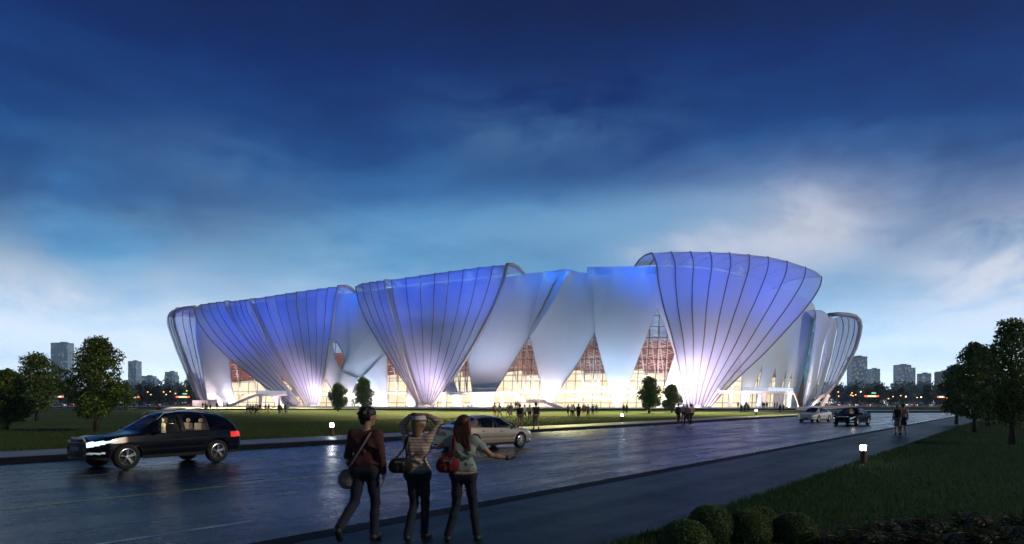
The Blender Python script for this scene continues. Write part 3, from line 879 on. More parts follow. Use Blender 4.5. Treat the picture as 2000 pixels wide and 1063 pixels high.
def make_tree(name, label, group, loc, height, width, seed, nleaf, leaf, m, crown0=.2, nclump=26, cat='tree', limbs=7, trunk_r=None, fat=1.0):
    rng = np.random.default_rng(seed); r2 = random.Random(seed)
    root = empty(name, label, cat, loc, r2.uniform(0, 6), group)
    zc0 = height*crown0; cl = []
    tr = trunk_r or height*.021
    for k in range(nclump):
        zf = (k+.5)/nclump
        z = zc0 + (height-zc0)*(.06+.88*zf)
        # upright oval with a pinched, uneven outline
        env = width/2*math.sin(math.pi*min(1, (.16+.84*zf)**.85))**.62*(1 if zf < .8 else 1-.9*(zf-.8))
        a = k*2.39996+r2.uniform(-.5, .5); rr_ = env*(r2.uniform(.35, .82) if k % 3 else r2.uniform(.0, .3))
        cr = fat*width*r2.uniform(.16, .25)*(1.0-.25*zf)
        cl.append((rr_*math.cos(a), rr_*math.sin(a), min(z, height-cr*.75), cr, r2.uniform(.65, .95)))
    cl.append((0, 0, height-width*.12, width*.13, 1))
    mb = MB(); leaves(mb, rng, cl, nleaf, leaf)
    mb.build('crown', m, root)
    mb = MB()
    zt = height*.82
    pts = [(0, 0, -.05), (.02*height*.1, 0, height*.12), (.012*height, .01*height, height*.3), (-.01*height, 0, height*.55), (0, 0, zt)]
    mb.tube(pts, [tr*1.5, tr, tr*.85, tr*.55, tr*.15], 8)
    for k in range(limbs):
        c = cl[(k*3+1) % len(cl)]; z0 = max(height*.16, c[2]-width*.35)
        mb.tube([(0, 0, z0), (c[0]*.5, c[1]*.5, (z0+c[2])/2+.05), (c[0], c[1], c[2])], [tr*.55, tr*.33, tr*.1], 5)
    mb.build('trunk', M_bark, root, smooth=True)
    return root
def place(px, py, z=.15):
    return gp(px, py, z)
def hgt(base, ytop): return H+(HY-ytop)/F*base.y-base.z
# left street trees
for px, py, ytop, wpx, lab, sd in ((188, 842, 658, 142, 'tall leafy tree in front of the hazy tower, behind the dark SUV', 11),
                                 (72, 822, 690, 104, 'mid-sized leafy tree just left of the tall tree behind the dark SUV', 23),
                                 (14, 840, 722, 96, 'leafy tree cut by the left edge of the photo', 5)):
    p = place(px, py); s = F/p.y
    make_tree('street_tree', lab, 'leafy trees on the lawn at the left', p, hgt(p, ytop), wpx/s, sd, 12000 if px == 188 else 8500, .19 if px == 188 else .24, M_leaf, .17)
# right street trees
for px, py, ytop, wpx, lab, sd in ((1977, 868, 622, 150, 'nearest and tallest leafy tree at the right edge on the dark lawn', 31),
                                 (1903, 845, 668, 100, 'leafy tree standing just left of the tallest tree at the right edge', 43),
                                 (1868, 828, 712, 62, 'small leafy tree at the left end of the right-hand trees', 52),
                                 (1930, 832, 680, 90, 'leafy tree half hidden between the two larger trees at the right', 61)):
    p = place(px, py, .1); s = F/p.y
    make_tree('street_tree', lab, 'leafy trees on the dark lawn at the right', p, hgt(p, ytop), wpx/s, sd, 11000 if px > 1950 else 7500, .15 if px > 1950 else .2, M_leaf, .16)
# four clipped young trees on the front lawn
for px, py, ytop, wpx, lab, sd in ((660, 803, 748, 42, 'small round-headed tree on the lawn, left one of the pair above the dark-haired man', 71),
                                 (709.5, 803.5, 737, 50, 'round-headed lawn tree, taller right one of the pair above the dark-haired man', 72),
                                 (1268, 807, 736, 50, 'round-headed lawn tree before the big corner petal, taller of that pair', 73),
                                 (1312, 806, 751, 40, 'small round-headed lawn tree at the foot of the big corner petal', 74)):
    p = place(px, py); s = F/p.y
    make_tree('lawn_tree', lab, 'young trees on the lawn before the stadium', p, hgt(p, ytop), wpx/s, sd, 6000, .36, M_leaf_l, .15, 34, fat=1.12)
# far dark trees along the road behind
protos = [make_tree('avenue_tree', 'x', None, (0, 0, 0), 12, 11.5, 80+i, 1500, .95, M_leaf_d, .17, 16, limbs=4) for i in range(3)]
far = [(272,752,26),(290,751,30),(309,753,30),(331,756,30),(352,757,26),(372,751,30),(388,756,22),(152,762,44),(131,758,30),(54,764,40),(4,762,40),
       (1631,750,34),(1645,758,22),(1668,752,42),(1714,752,42),(1697,759,26),(1742,758,36),(1760,757,30),(1812,753,34),(1838,757,40),(1858,752,36)]
for k, (px, yt_, wpx) in enumerate(far):
    Yd = 285+ (k*37 % 23) if not (1600 < px) else 290+(k*31 % 25)
    o = protos[k] if k < 3 else copy_tree(protos[k % 3])
    o.location = ((px-1000)/F*Yd, Yd, 0.04); o.rotation_euler = (0, 0, k*1.7)
    hh = H+(HY-yt_)/F*Yd; ww = wpx/F*Yd
    o.scale = (ww/11.5, ww/11.5, hh/12)
    side = 'left of' if px < 1000 else 'right of'
    o['label'] = f'dark round tree among the street lights far {side} the stadium'
    o['group'] = f'dark trees far {side} the stadium'
# hazy wood behind them: one mass
mb = MB(); rng = np.random.default_rng(9); cl = []; r2 = random.Random(4)
for k in range(260):
    px = r2.uniform(-40, 520) if k % 2 else r2.uniform(1560, 2060)
    Yd = r2.uniform(640, 800); top = r2.uniform(741, 757) - (5 if r2.random() < .25 else 0)
    hh = H+(HY-top)/F*Yd; x = (px-1000)/F*Yd
    r_ = r2.uniform(5, 9)
    for j in range(3):
        cl.append((x+r2.uniform(-5, 5), Yd+r2.uniform(-5, 5), (hh-r_)*(1-.3*j)+r_*.1, r_, .8))
leaves(mb, rng, cl, 30000, 3.0, 1.5, .1)
o = mb.build('distant_wood', M_leaf_w); tag(o, 'hazy grey-green wood beyond the far road', 'wood', None, 'stuff')

# clipped box balls at the lower right
def box_ball(px, ytop, wpx, label, sd):
    rng = np.random.default_rng(sd)
    # stands on the lawn edge: solve the distance from the width
    r_ = .30; Yd = F*r_/(wpx/2); z0 = H-(ytop-HY)/F*Yd-2*r_*.98
    root = empty('box_ball', label, 'shrub', ((px-1000)/F*Yd, Yd, .1), 0, 'clipped box balls at the lower right')
    mb = MB(); zc = z0-.1+r_
    leaves(mb, rng, [(0, 0, zc, r_, .97)], 14000, .021, 1.7, 0, .93, .02)
    mb.sphere((0, 0, zc), r_*.92, 24, 16)
    mb.build('crown', M_leaf_b, root)
    mb = MB(); mb.tube([(0, 0, -.02), (0, 0, .3)], [.035, .03], 6); mb.build('trunk', M_bark, root)
box_ball(1339, 1016, 108, 'clipped box ball furthest left, cut by the lower edge of the photo', 1)
box_ball(1388, 987, 92, 'clipped box ball reaching highest, second from the left', 2)
box_ball(1462, 996, 92, 'clipped box ball in the middle of the row of five', 3)
box_ball(1484, 990, 84, 'clipped box ball half hidden behind the middle one', 4)
box_ball(1552, 1002, 92, 'clipped box ball furthest right of the row', 5)

# leafy perennials in the dark lower right corner
def fern(seed):
    r2 = random.Random(seed); mb = MB()
    for k in range(22):
        a = r2.uniform(0, 6.28); L = r2.uniform(.16, .34); up = r2.uniform(.35, .9)
        d = Vector((math.cos(a), math.sin(a), 0)); s = Vector((-d.y, d.x, 0)); pts = []
        for j in range(6):
            t_ = j/5; pts.append(d*L*t_ + Vector((0, 0, L*up*(t_*1.7-1.1*t_*t_)*1.3)))
        for j in range(1, 6):
            w_ = .055*math.sin(math.pi*(j/6))
            for q in (-1, 1):
                c = pts[j]; tip = c+s*q*w_*1.9+d*.05+Vector((0, 0, -.01)); n_ = (pts[j]-pts[j-1])*.35
                mb.add([c-n_, c+n_, tip], [(0, 1, 2)])
        mb.tube(pts, .004, 3)
    return mb
M_fern = leafmat('perennial_leaves', (.03, .04, .014), (.085, .09, .035))
fp = []
for k, (px, py) in enumerate(((1690,1046),(1742,1030),(1778,1052),(1808,1022),(1852,1040),(1880,1014),(1905,1052),(1935,1026),(1965,1046),(1990,1018),(1722,1060),(1838,1062),(1650,1058),(1950,1062))):
    p = gp(px, py+12, .1)
    if k < 3:
        root = empty('leafy_perennial', '', 'plant', p, k*1.3); fern(k+60).build('foliage', M_fern, root); fp.append(root)
    else:
        root = copy_tree(fp[k % 3]); root.location = p; root.rotation_euler = (0, 0, k*2.1)
    root['label'] = 'low leafy perennial in the dark lower right corner bed'; root['group'] = 'leafy perennials in the corner bed'

# grass blades of the near lawn
def blades(name, label, n, region, h0, h1, w_, m, seed):
    rng = np.random.default_rng(seed); P = region(rng, n)
    a = rng.random(n)*6.283; hh = h0+(h1-h0)*rng.random(n); le = .35*hh
    dx = np.cos(a); dy = np.sin(a); b_ = rng.random(n)*6.283
    V = np.stack([np.stack([P[:, 0]-dx*w_, P[:, 1]-dy*w_, P[:, 2]], 1), np.stack([P[:, 0]+dx*w_, P[:, 1]+dy*w_, P[:, 2]], 1),
                  np.stack([P[:, 0]+np.cos(b_)*le, P[:, 1]+np.sin(b_)*le, P[:, 2]+hh], 1)], 1).reshape(-1, 3)
    mb = MB(); mb.v = V.tolist(); mb.f = [(3*i, 3*i+1, 3*i+2) for i in range(n)]; mb.mi = [0]*n
    o = mb.build(name, m); return tag(o, label, 'grass', None, 'stuff')
M_blade = leafmat('grass_blades', (.014, .045, .008), (.034, .09, .014), .7, .3)
M_blade2 = leafmat('front_grass_blades', (.022, .05, .006), (.06, .10, .012), .7, .3)
def side_region(rng, n):
    s = 4+70*rng.random(n)**2.0; l = -4.03+(26*rng.random(n)**1.6)
    return np.stack([DX*s+DY*l, DY*s-DX*l, np.full(n, .098)], 1)
blades('grass', 'dark grass of the side lawn at the lower right', 120000, side_region, .04, .11, .007, M_blade, 1)
def front_region(rng, n):
    s = -6+75*rng.random(n); l = -28.25-22*rng.random(n)**1.7
    return np.stack([DX*s+DY*l, DY*s-DX*l, np.full(n, .148)], 1)
blades('grass', 'green grass of the front lawn along the pale path', 60000, front_region, .05, .12, .012, M_blade2, 2)

# ================================================================== skyline
def towermat(name, col, dens, lit_=.9):
    m, t_, b_ = newmat(name); co_ = t_.obj()
    br = t_.new('ShaderNodeTexBrick'); v = t_.new('ShaderNodeMapping'); t_.l.new(co_, v.inputs[0])
    s = t_.new('ShaderNodeSeparateXYZ'); t_.l.new(co_, s.inputs[0])
    cb = t_.new('ShaderNodeCombineXYZ'); t_.l.new(t_.m('ADD', s.outputs[0], s.outputs[1]), cb.inputs[0]); t_.l.new(s.outputs[2], cb.inputs[1])
    fl = t_.vm('FLOOR', t_.vm('DIVIDE', cb.outputs[0], (4.2, 4.0, 1)).outputs[0]).outputs[0]
    wn_ = t_.new('ShaderNodeTexWhiteNoise'); t_.l.new(fl, wn_.inputs['Vector'])
    fr = t_.vm('FRACTION', t_.vm('DIVIDE', cb.outputs[0], (4.2, 4.0, 1)).outputs[0]).outputs[0]
    fs = t_.new('ShaderNodeSeparateXYZ'); t_.l.new(fr, fs.inputs[0])
    win = t_.m('MULTIPLY', t_.m('GREATER_THAN', fs.outputs[0], .25), t_.m('GREATER_THAN', fs.outputs[1], .35))
    on = t_.m('MULTIPLY', win, t_.m('GREATER_THAN', wn_.outputs['Value'], 1-dens))
    t_.put(b_.inputs['Base Color'], t_.mix(t_.m('MULTIPLY', win, .7), col, (.03, .045, .07)))
    b_.inputs['Emission Color'].default_value = (1, .9, .72, 1)
    t_.put(b_.inputs['Emission Strength'], t_.m('MULTIPLY', on, lit_)); b_.inputs['Roughness'].default_value = .5
    return m
M_tw = [towermat('tower_blue_grey', (.44, .60, .86), .2, .45), towermat('tower_grey', (.52, .66, .88), .1, .4), towermat('tower_dark', (.36, .50, .74), .18, .45)]  # facade colours paled and blued to carry part of the haze
M_red = mat('tower_red_brick', (.30, .07, .06), .8)
M_roofp = mat('tower_roof_plant', (.16, .18, .22), .7)
def tower(px0, px1, ytop, Yd, m, label, steps=(), red=None, depth=30):
    Yd *= 1.3
    x0 = (px0-1000)/F*Yd; x1 = (px1-1000)/F*Yd; h = H+(HY-ytop)/F*Yd
    root = empty('tower_block', label, 'building', ((x0+x1)/2, Yd, 0), 0, 'hazy towers of the skyline')
    w_ = x1-x0
    mb = MB(); mb.box((0, depth/2, h/2), (w_, depth, h)); mb.build('tower_body', m, root)
    mb = MB(); mb.box((0, depth/2, h+1.2), (w_*1.01, depth*1.01, 2.4)); mb.box((w_*.1, depth/2, h+4), (w_*.35, depth*.4, 3.2)); mb.build('roof', M_roofp, root)
    for a, c, yt_ in steps:
        hh = H+(HY-yt_)/F*Yd; xa = (a-1000)/F*Yd-(x0+x1)/2; xc = (c-1000)/F*Yd-(x0+x1)/2
        mb = MB(); mb.box(((xa+xc)/2, depth/2+2, hh/2), (xc-xa, depth*.8, hh)); mb.build('tower_wing', m, root)
    if red is not None:
        xa = (red[0]-1000)/F*Yd-(x0+x1)/2; xc = (red[1]-1000)/F*Yd-(x0+x1)/2
        mb = MB(); mb.box(((xa+xc)/2, depth/2-.6, h/2), (xc-xa, depth, h-.5)); mb.build('brick_flank', M_red, root)
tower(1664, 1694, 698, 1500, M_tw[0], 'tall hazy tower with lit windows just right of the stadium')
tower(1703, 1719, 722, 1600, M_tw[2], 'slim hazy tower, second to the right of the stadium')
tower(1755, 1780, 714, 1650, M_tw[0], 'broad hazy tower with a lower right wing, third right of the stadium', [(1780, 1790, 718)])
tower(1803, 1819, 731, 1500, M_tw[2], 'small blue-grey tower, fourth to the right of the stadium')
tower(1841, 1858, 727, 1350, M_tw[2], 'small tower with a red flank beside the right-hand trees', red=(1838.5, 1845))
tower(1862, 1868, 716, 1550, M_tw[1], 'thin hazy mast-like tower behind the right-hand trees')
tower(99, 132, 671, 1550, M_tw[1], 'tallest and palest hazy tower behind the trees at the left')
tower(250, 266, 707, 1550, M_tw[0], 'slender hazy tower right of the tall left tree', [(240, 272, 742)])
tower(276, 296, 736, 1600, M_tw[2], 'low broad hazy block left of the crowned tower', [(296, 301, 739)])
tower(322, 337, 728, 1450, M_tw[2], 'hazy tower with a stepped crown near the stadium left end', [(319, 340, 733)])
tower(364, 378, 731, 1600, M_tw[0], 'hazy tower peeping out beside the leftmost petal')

# ================================================================== far road: lamps, signs, cars, barrier
M_gl_o = mat('orange_lamp_glow', (1, .6, .25), emit=(1, .48, .14), es=3.5, var=0)
M_gl_w = mat('white_lamp_glow', (1, .95, .85), emit=(1, .82, .55), es=7, var=0)
M_pole = mat('lamp_pole_steel', (.10, .10, .10), .5)
lamp_spots = [(287,766,1),(293,771,1),(318,766,1),(323,771,1),(331,765,1),(341,769,1),(363,764,1),(100,770,1),(1634,766,1),(1635,774,1),(1661,768,1),(1663,773.5,1),(1668,771.5,1),(1659,772,1),(1678,765.5,0),(1741,775,1),(1756,773,1),(1766,775,0),(1788,777,1),(1796,776,0),(1847,778,1),(1732,779,1)]
pl = None
for k, (px, py, oc) in enumerate(lamp_spots):
    Yd = 272; x = (px-1000)/F*Yd; z = H-(py-HY)/F*Yd
    key = oc
    root = empty('street_lamp', '', 'street lamp', (x, Yd, .04))
    mb = MB(); mb.tube([(0, 0, 0), (0, 0, z)], [.09, .05], 5); mb.tube([(0, 0, z), (.5, -.3, z+.15)], .05, 4); mb.build('pole', M_pole, root)
    mb = MB(); mb.sphere((.5, -.3, z), .24, 10, 7, (1, 1, .8)); mb.build('lamp_head', M_gl_o if oc else M_gl_w, root)
    side = 'left' if px < 1000 else 'right'
    root['label'] = f"glowing {'orange' if oc else 'white'} street lamp before the dark trees far {side} of the stadium"
    root['group'] = f"{'orange' if oc else 'white'} street lamps far {side} of the stadium"
M_sg = {k: mat('sign_glow_'+k, c, emit=c, es=e, var=.3, scale=1.2) for k, c, e in (('red', (1, .12, .05), 2.2), ('cream', (1, .75, .5), 1.6), ('green', (.15, .8, .35), 1.2))}
for px0, px1, py, col2, lab in ((1689, 1716, 774, 'green', 'long red and cream lit sign under a green one, right of the stadium'), (1831, 1845, 775.5, None, 'short cream lit sign under the far right trees'),
                        (344, 370, 775.5, 'green', 'long red and cream lit sign under a green one, beside the leftmost petal'), (259, 272, 776, None, 'short cream lit sign right of the tall left tree'), (106, 124, 775, None, 'cream and red lit sign between the two left trees')):
    Yd = 268; x0, x1 = (px0-1000)/F*Yd, (px1-1000)/F*Yd; z = H-(py-HY)/F*Yd
    root = empty('lit_sign', lab, 'sign', ((x0+x1)/2, Yd, .04)); w_ = x1-x0
    mb = MB(); mb.box((0, 0, z-.04), (w_*.62, .25, .62)); mb.build('panel', M_sg['cream'], root)
    mb = MB(); mb.box((w_*.41, 0, z-.04), (w_*.2, .25, .62)); mb.box((-w_*.41, 0, z-.04), (w_*.2, .25, .62)); mb.build('panel', M_sg['red'], root)
    mb = MB(); mb.tube([(-w_*.3, .2, 0), (-w_*.3, .2, z)], .1, 5); mb.tube([(w_*.3, .2, 0), (w_*.3, .2, z)], .1, 5); mb.build('post', M_pole, root)
    if col2:
        mb = MB(); mb.box((w_*.15, 0, z+1.2), (w_*.3, .25, .5)); mb.build('panel', M_sg['green'], root)
# long low barrier along the far road
mb = MB()
for xa, xb in ((-205, -118), (122, 190)):
    mb.box(((xa+xb)/2, 262, .95), (xb-xa, .12, .12)); mb.box(((xa+xb)/2, 262, .55), (xb-xa, .1, .1))
M_bar = mat('barrier_steel', (.30, .34, .40), .45)
for xa, xb, lab in ((-208, -116, 'steel barrier along the far road at the left of the stadium'), (122, 192, 'steel barrier along the far road at the right of the stadium')):
    root = empty('guard_rail', lab, 'barrier', ((xa+xb)/2, 262, 0))
    w_ = xb-xa
    mb = MB(); mb.box((0, 0, .95), (w_, .12, .2)); mb.box((0, 0, .5), (w_, .1, .16)); mb.build('rail', M_bar, root)
    mb = MB(); 
    for k in range(int(w_/4)): mb.box((-w_/2+4*k, .1, .5), (.14, .1, 1.0))
    q = mb.build('post', M_bar, root); q['kind'] = 'stuff'
# far traffic
tp = None
M_fc = [mat('far_car_paint_%s' % n_, c, .35) for n_, c in (('white', (.6, .62, .65)), ('red', (.35, .04, .03)), ('blue', (.06, .12, .3)), ('teal', (.1, .35, .3)), ('silver', (.35, .37, .4)))]
M_fl = mat('far_headlight', (1, .9, .7), emit=(1, .85, .6), es=8, var=0); M_fr = mat('far_tail_light', (1, .1, .05), emit=(1, .06, .03), es=6, var=0)
M_dg = mat('dark_glass', (.02, .025, .03), .1)
k = 0
for px in (118, 136, 208, 280, 296, 303, 352, 360, 1628, 1641, 1650, 1682, 1702, 1708, 1722, 1780, 1790, 1799, 1806, 1830, 1850):
    Yd = 308 + (k*13 % 20); x = (px-1000)/F*Yd
    if tp is None:
        root = empty('traffic_car', '', 'car', (0, 0, .05))
        prof = [(-2.2,.3),(2.2,.3),(2.25,.8),(1.2,.95),(.7,1.42),(-1.1,1.45),(-1.9,1.0),(-2.25,.9)]
        mb = MB(); n_ = len(prof); mb.add([(a, -.85, c) for a, c in prof]+[(a, .85, c) for a, c in prof], [tuple(range(n_)), tuple(range(2*n_-1, n_-1, -1))]+[(i, n_+i, n_+(i+1) % n_, (i+1) % n_) for i in range(n_)])
        mb.build('body', M_fc[0], root)
        mb = MB(); mb.add([(-1.5, -.86, 1.0), (1.0, -.86, 1.0), (.6, -.86, 1.36), (-1.05, -.86, 1.38)], [(0, 1, 2, 3)]); mb.build('window', M_dg, root)
        mb = MB(); mb.sphere((2.2, -.6, .75), .2, 8, 6); mb.sphere((2.2, .6, .75), .2, 8, 6); mb.build('headlight', M_fl, root)
        mb = MB(); mb.sphere((-2.2, -.6, .85), .18, 8, 6); mb.sphere((-2.2, .6, .85), .18, 8, 6); mb.build('tail_light', M_fr, root)
        for xx in (-1.35, 1.35):
            mb = MB(); mb.lathe([(0, -.9), (.32, -.9), (.34, -.7), (0, -.7)], 12, (xx, 0, .33), 'y'); mb.build('wheel', mat('tyre', (.012, .012, .012), .8), root)
        tp = root; o = root
    else:
        o = copy_tree(tp)
    for ch in o.children:
        if ch.name.startswith('body'):
            ch.material_slots[0].link = 'OBJECT'; ch.material_slots[0].material = M_fc[k % 5]
    o.location = (x, Yd, .05); o.rotation_euler = (0, 0, math.pi if k % 2 else 0)
    cn_ = ('white', 'red', 'blue', 'teal', 'silver')[k % 5]; side = 'left' if px < 1000 else 'right'
    o['label'] = f'tiny {cn_} car with its lights on, on the road far {side} of the stadium'; o['group'] = f'{cn_} traffic far {side} of the stadium'
    k += 1

# air between here and the skyline
mb = MB(); mb.box((0, 1330, 99), (5600, 2800, 200)); M_h, t_, b_ = newmat('haze_air')
t_.n.remove(b_); pv = t_.new('ShaderNodeVolumePrincipled'); pv.inputs['Color'].default_value = (.48, .78, 1, 1)
pv.inputs['Density'].default_value = .00026; pv.inputs['Anisotropy'].default_value = .2
t_.l.new(pv.outputs[0], t_.n['Material Output'].inputs['Volume'])
o = mb.build('haze', M_h); o['kind'] = 'stuff'; o['label'] = 'thin blue evening haze over the whole place'; o['category'] = 'haze'

# ================================================================== bollard lights
M_bp = mat('bollard_red_brown', (.11, .035, .028), .5, var=.2, scale=8)
M_bl = mat('bollard_light', (1, 1, 1), emit=(.92, .96, 1), es=50, var=0)
for px, py, ytop, z0, lab in ((648, 852, 825, .15, 'lit bollard light on the lawn edge between the dark SUV and the dark-haired man'),
                              (1215, 822, 808, .15, 'small lit bollard light on the lawn edge in the middle of the photo'),
                              (1477, 811, 800, .15, 'smallest lit bollard light, far along the lawn edge before the terrace'),
                              (1686, 905, 867, .10, 'red-brown bollard light glowing at the corner of the dark side lawn')):
    p = gp(px, py, z0); h = (py-ytop)/F*p.y; r_ = max(.075, h*.15)
    root = empty('bollard_light', lab, 'bollard', p, 0, 'lit bollards along the road')
    mb = MB(); mb.lathe([(0, -.03), (r_, -.03), (r_, h*.64), (r_*1.08, h*.65), (r_*1.08, h*.67), (0, h*.67)], 18); mb.build('post', M_bp, root)
    mb = MB(); mb.lathe([(0, h*.671), (r_*.9, h*.671), (r_*.9, h*.93), (0, h*.93)], 16); mb.build('lamp_head', M_bl, root)
    mb = MB(); mb.lathe([(0, h*.931), (r_*1.12, h*.931), (r_*1.05, h*.985), (0, h)], 16); mb.build('cap', M_bp, root)
# ================================================================== people: bodies grown as one smooth surface from tapered limbs
def sdf_mesh(prims, res, pad=.03):
    """prims: dicts a, b, ra, rb, k (blend), tag, clip (point, dir) ; returns verts, quads, tags per vertex"""
    A = np.array([[*p['a'], *p['b']] for p in prims]); rmax = max(max(p['ra'], p['rb']) for p in prims)
    lo = np.array([min(min(p['a'][i]-p['ra'], p['b'][i]-p['rb']) for p in prims) for i in range(3)])-pad-2*res
    hi = np.array([max(max(p['a'][i]+p['ra'], p['b'][i]+p['rb']) for p in prims) for i in range(3)])+pad+2*res
    n = np.ceil((hi-lo)/res).astype(int)+1
    f = np.full(n, .5, np.float32); tg = np.zeros(n, np.int8); best = np.full(n, 9, np.float32)
    for p in prims:
        a = np.array(p['a'], float); b = np.array(p['b'], float); m = max(p['ra'], p['rb'])+p['k']+.03
        i0 = np.maximum(0, ((np.minimum(a, b)-m-lo)/res).astype(int)); i1 = np.minimum(n, ((np.maximum(a, b)+m-lo)/res).astype(int)+2)
        sl = tuple(slice(i0[i], i1[i]) for i in range(3))
        g = np.meshgrid(*[lo[i]+res*np.arange(i0[i], i1[i]) for i in range(3)], indexing='ij')
        ba = b-a; L = max(1e-9, (ba**2).sum())
        q = [g[i]-a[i] for i in range(3)]
        t_ = np.clip((q[0]*ba[0]+q[1]*ba[1]+q[2]*ba[2])/L, 0, 1)
        sx_, sy_, sz_ = p.get('sq', (1, 1, 1))
        d = np.sqrt(((q[0]-t_*ba[0])/sx_)**2+((q[1]-t_*ba[1])/sy_)**2+((q[2]-t_*ba[2])/sz_)**2)-(p['ra']+(p['rb']-p['ra'])*t_)
        for cp, cd in p.get('clip', ()):
            d = np.maximum(d, (g[0]-cp[0])*cd[0]+(g[1]-cp[1])*cd[1]+(g[2]-cp[2])*cd[2])
        d = d.astype(np.float32)
        k = p['k']; F0 = f[sl]
        h = np.maximum(k-np.abs(F0-d), 0)/k if k > 0 else 0
        f[sl] = np.minimum(F0, d)-h*h*k*.25
        bb = best[sl]; upd = d < bb
        tg[sl] = np.where(upd, p.get('tag', 0), tg[sl]); best[sl] = np.where(upd, d, bb)
    s = f < 0
    c = [slice(None, -1), slice(1, None)]
    cor = [(i, j, k) for i in (0, 1) for j in (0, 1) for k in (0, 1)]
    sm = sum(s[c[i], c[j], c[k]].astype(np.int8) for i, j, k in cor)
    cell = (sm > 0) & (sm < 8)
    ids = -np.ones(cell.shape, np.int64); ci = np.argwhere(cell); ids[cell] = np.arange(len(ci))
    P = np.zeros((len(ci), 3)); cnt = np.zeros(len(ci))
    for (a, b) in [(x, y) for x in cor for y in cor if x < y and sum(abs(x[i]-y[i]) for i in range(3)) == 1]:
        fa = f[ci[:, 0]+a[0], ci[:, 1]+a[1], ci[:, 2]+a[2]]; fb = f[ci[:, 0]+b[0], ci[:, 1]+b[1], ci[:, 2]+b[2]]
        x = (fa < 0) != (fb < 0); t_ = np.where(x, fa/np.where(x, fa-fb, 1), 0)
        P += np.where(x[:, None], np.array(a)+t_[:, None]*(np.array(b)-np.array(a)), 0); cnt += x
    V = lo+res*(ci+P/cnt[:, None])
    T = tg[ci[:, 0], ci[:, 1], ci[:, 2]]
    Q = []
    for ax in range(3):
        u, w_ = [(1, 2), (2, 0), (0, 1)][ax]
        s0 = [slice(1, -1)]*3; s1 = [slice(1, -1)]*3; s0[ax] = slice(0, -1); s1[ax] = slice(1, None)
        e = np.argwhere(s[tuple(s0)] != s[tuple(s1)])
        off = np.ones(3, int); off[ax] = 0; e = e+off
        ins = s[e[:, 0], e[:, 1], e[:, 2]]
        def cid(du, dw):
            k = e.copy(); k[:, u] -= du; k[:, w_] -= dw; return ids[k[:, 0], k[:, 1], k[:, 2]]
        q = np.stack([cid(1, 1), cid(0, 1), cid(0, 0), cid(1, 0)], 1)
        q[~ins] = q[~ins][:, ::-1]; Q.append(q)
    Q = np.concatenate(Q); Q = Q[(Q >= 0).all(1)]
    return V, Q, T
def sdf_obj(name, prims, res, mats, parent=None, loc=None, multi=False):
    V, Q, T = sdf_mesh(prims, res)
    me = bpy.data.meshes.new(name); me.from_pydata(V.tolist(), [], Q.tolist())
    for m in mats: me.materials.append(m)
    me.polygons.foreach_set('use_smooth', [True]*len(me.polygons))
    if multi:
        ft = np.sort(T[Q], 1)[:, 1]; me.polygons.foreach_set('material_index', ft.astype(np.int32))
    me.update(); o = bpy.data.objects.new(name, me); COL.objects.link(o)
    if parent is not None: o.parent = parent
    if loc is not None: o.location = loc
    return o
SKIN, TOP, BOT_, HAIR, SHOE = range(5)
def v3(*a): return Vector(a)
def prim(a, b, ra, rb, k=.04, tag=SKIN, **kw): return dict(a=tuple(a), b=tuple(b), ra=ra, rb=rb, k=k, tag=tag, **kw)
def skeleton(p):
    """pose -> joints. x to the right, y forward (away), z up; a 1.75 m figure"""
    J = dict(pelvis=v3(0, 0, .95), waist=v3(0, 0, 1.08), chest=v3(0, .0, 1.28), neck=v3(0, -.005, 1.47), head=v3(0, .025, 1.63))
    w_ = p.get('w', 1)
    for s, n in ((-1, 'L'), (1, 'R')):
        J['hip'+n] = v3(.085*s, 0, .92); J['sho'+n] = v3(.17*s*w_, -.01, 1.41)
        J['elb'+n] = v3(.22*s*w_, -.03, 1.12); J['wri'+n] = v3(.23*s*w_, .03, .87)
        J['kne'+n] = v3(.095*s, .02, .50); J['ank'+n] = v3(.10*s, -.02, .085)
    for k, x in p.get('J', {}).items(): J[k] = v3(*x)
    return J
def hand_prims(wr, d, up, s, curl=.5, spread=1, fine=True):
    """palm, four bent fingers of different length and a thumb from the side of the palm"""
    d = d.normalized(); side = d.cross(up).normalized()*s; n_ = side.cross(d).normalized()*s
    P = [prim(wr, wr+d*.08, .026, .034, .015, SKIN, sq=(1, 1, 1))] if not fine else []
    if fine:
        for i in range(4):
            o_ = side*(-.028+.019*i)
            P.append(prim(wr+o_*.6+d*.005, wr+o_+d*.085, .016, .0125, .012))
        for i, L in enumerate((.064, .075, .071, .055)):
            o_ = side*(-.031+.0205*i*spread-.0*(spread-1)); a = wr+o_+d*.085
            m_ = a+d*L*.5+n_*(-L*.18*curl); e = m_+d*L*.42*(1-.45*curl)+n_*(-L*.5*curl)
            P += [prim(a, m_, .0105, .0098, .004), prim(m_, e, .0098, .0082, .003)]
        a = wr+side*-.022+d*.02; m_ = a+side*-.032+d*.032+n_*-.008; e = m_+side*-.006+d*.034+n_*-.012
        P += [prim(a, m_, .015, .0115, .01), prim(m_, e, .0112, .0092, .003)]
    return P
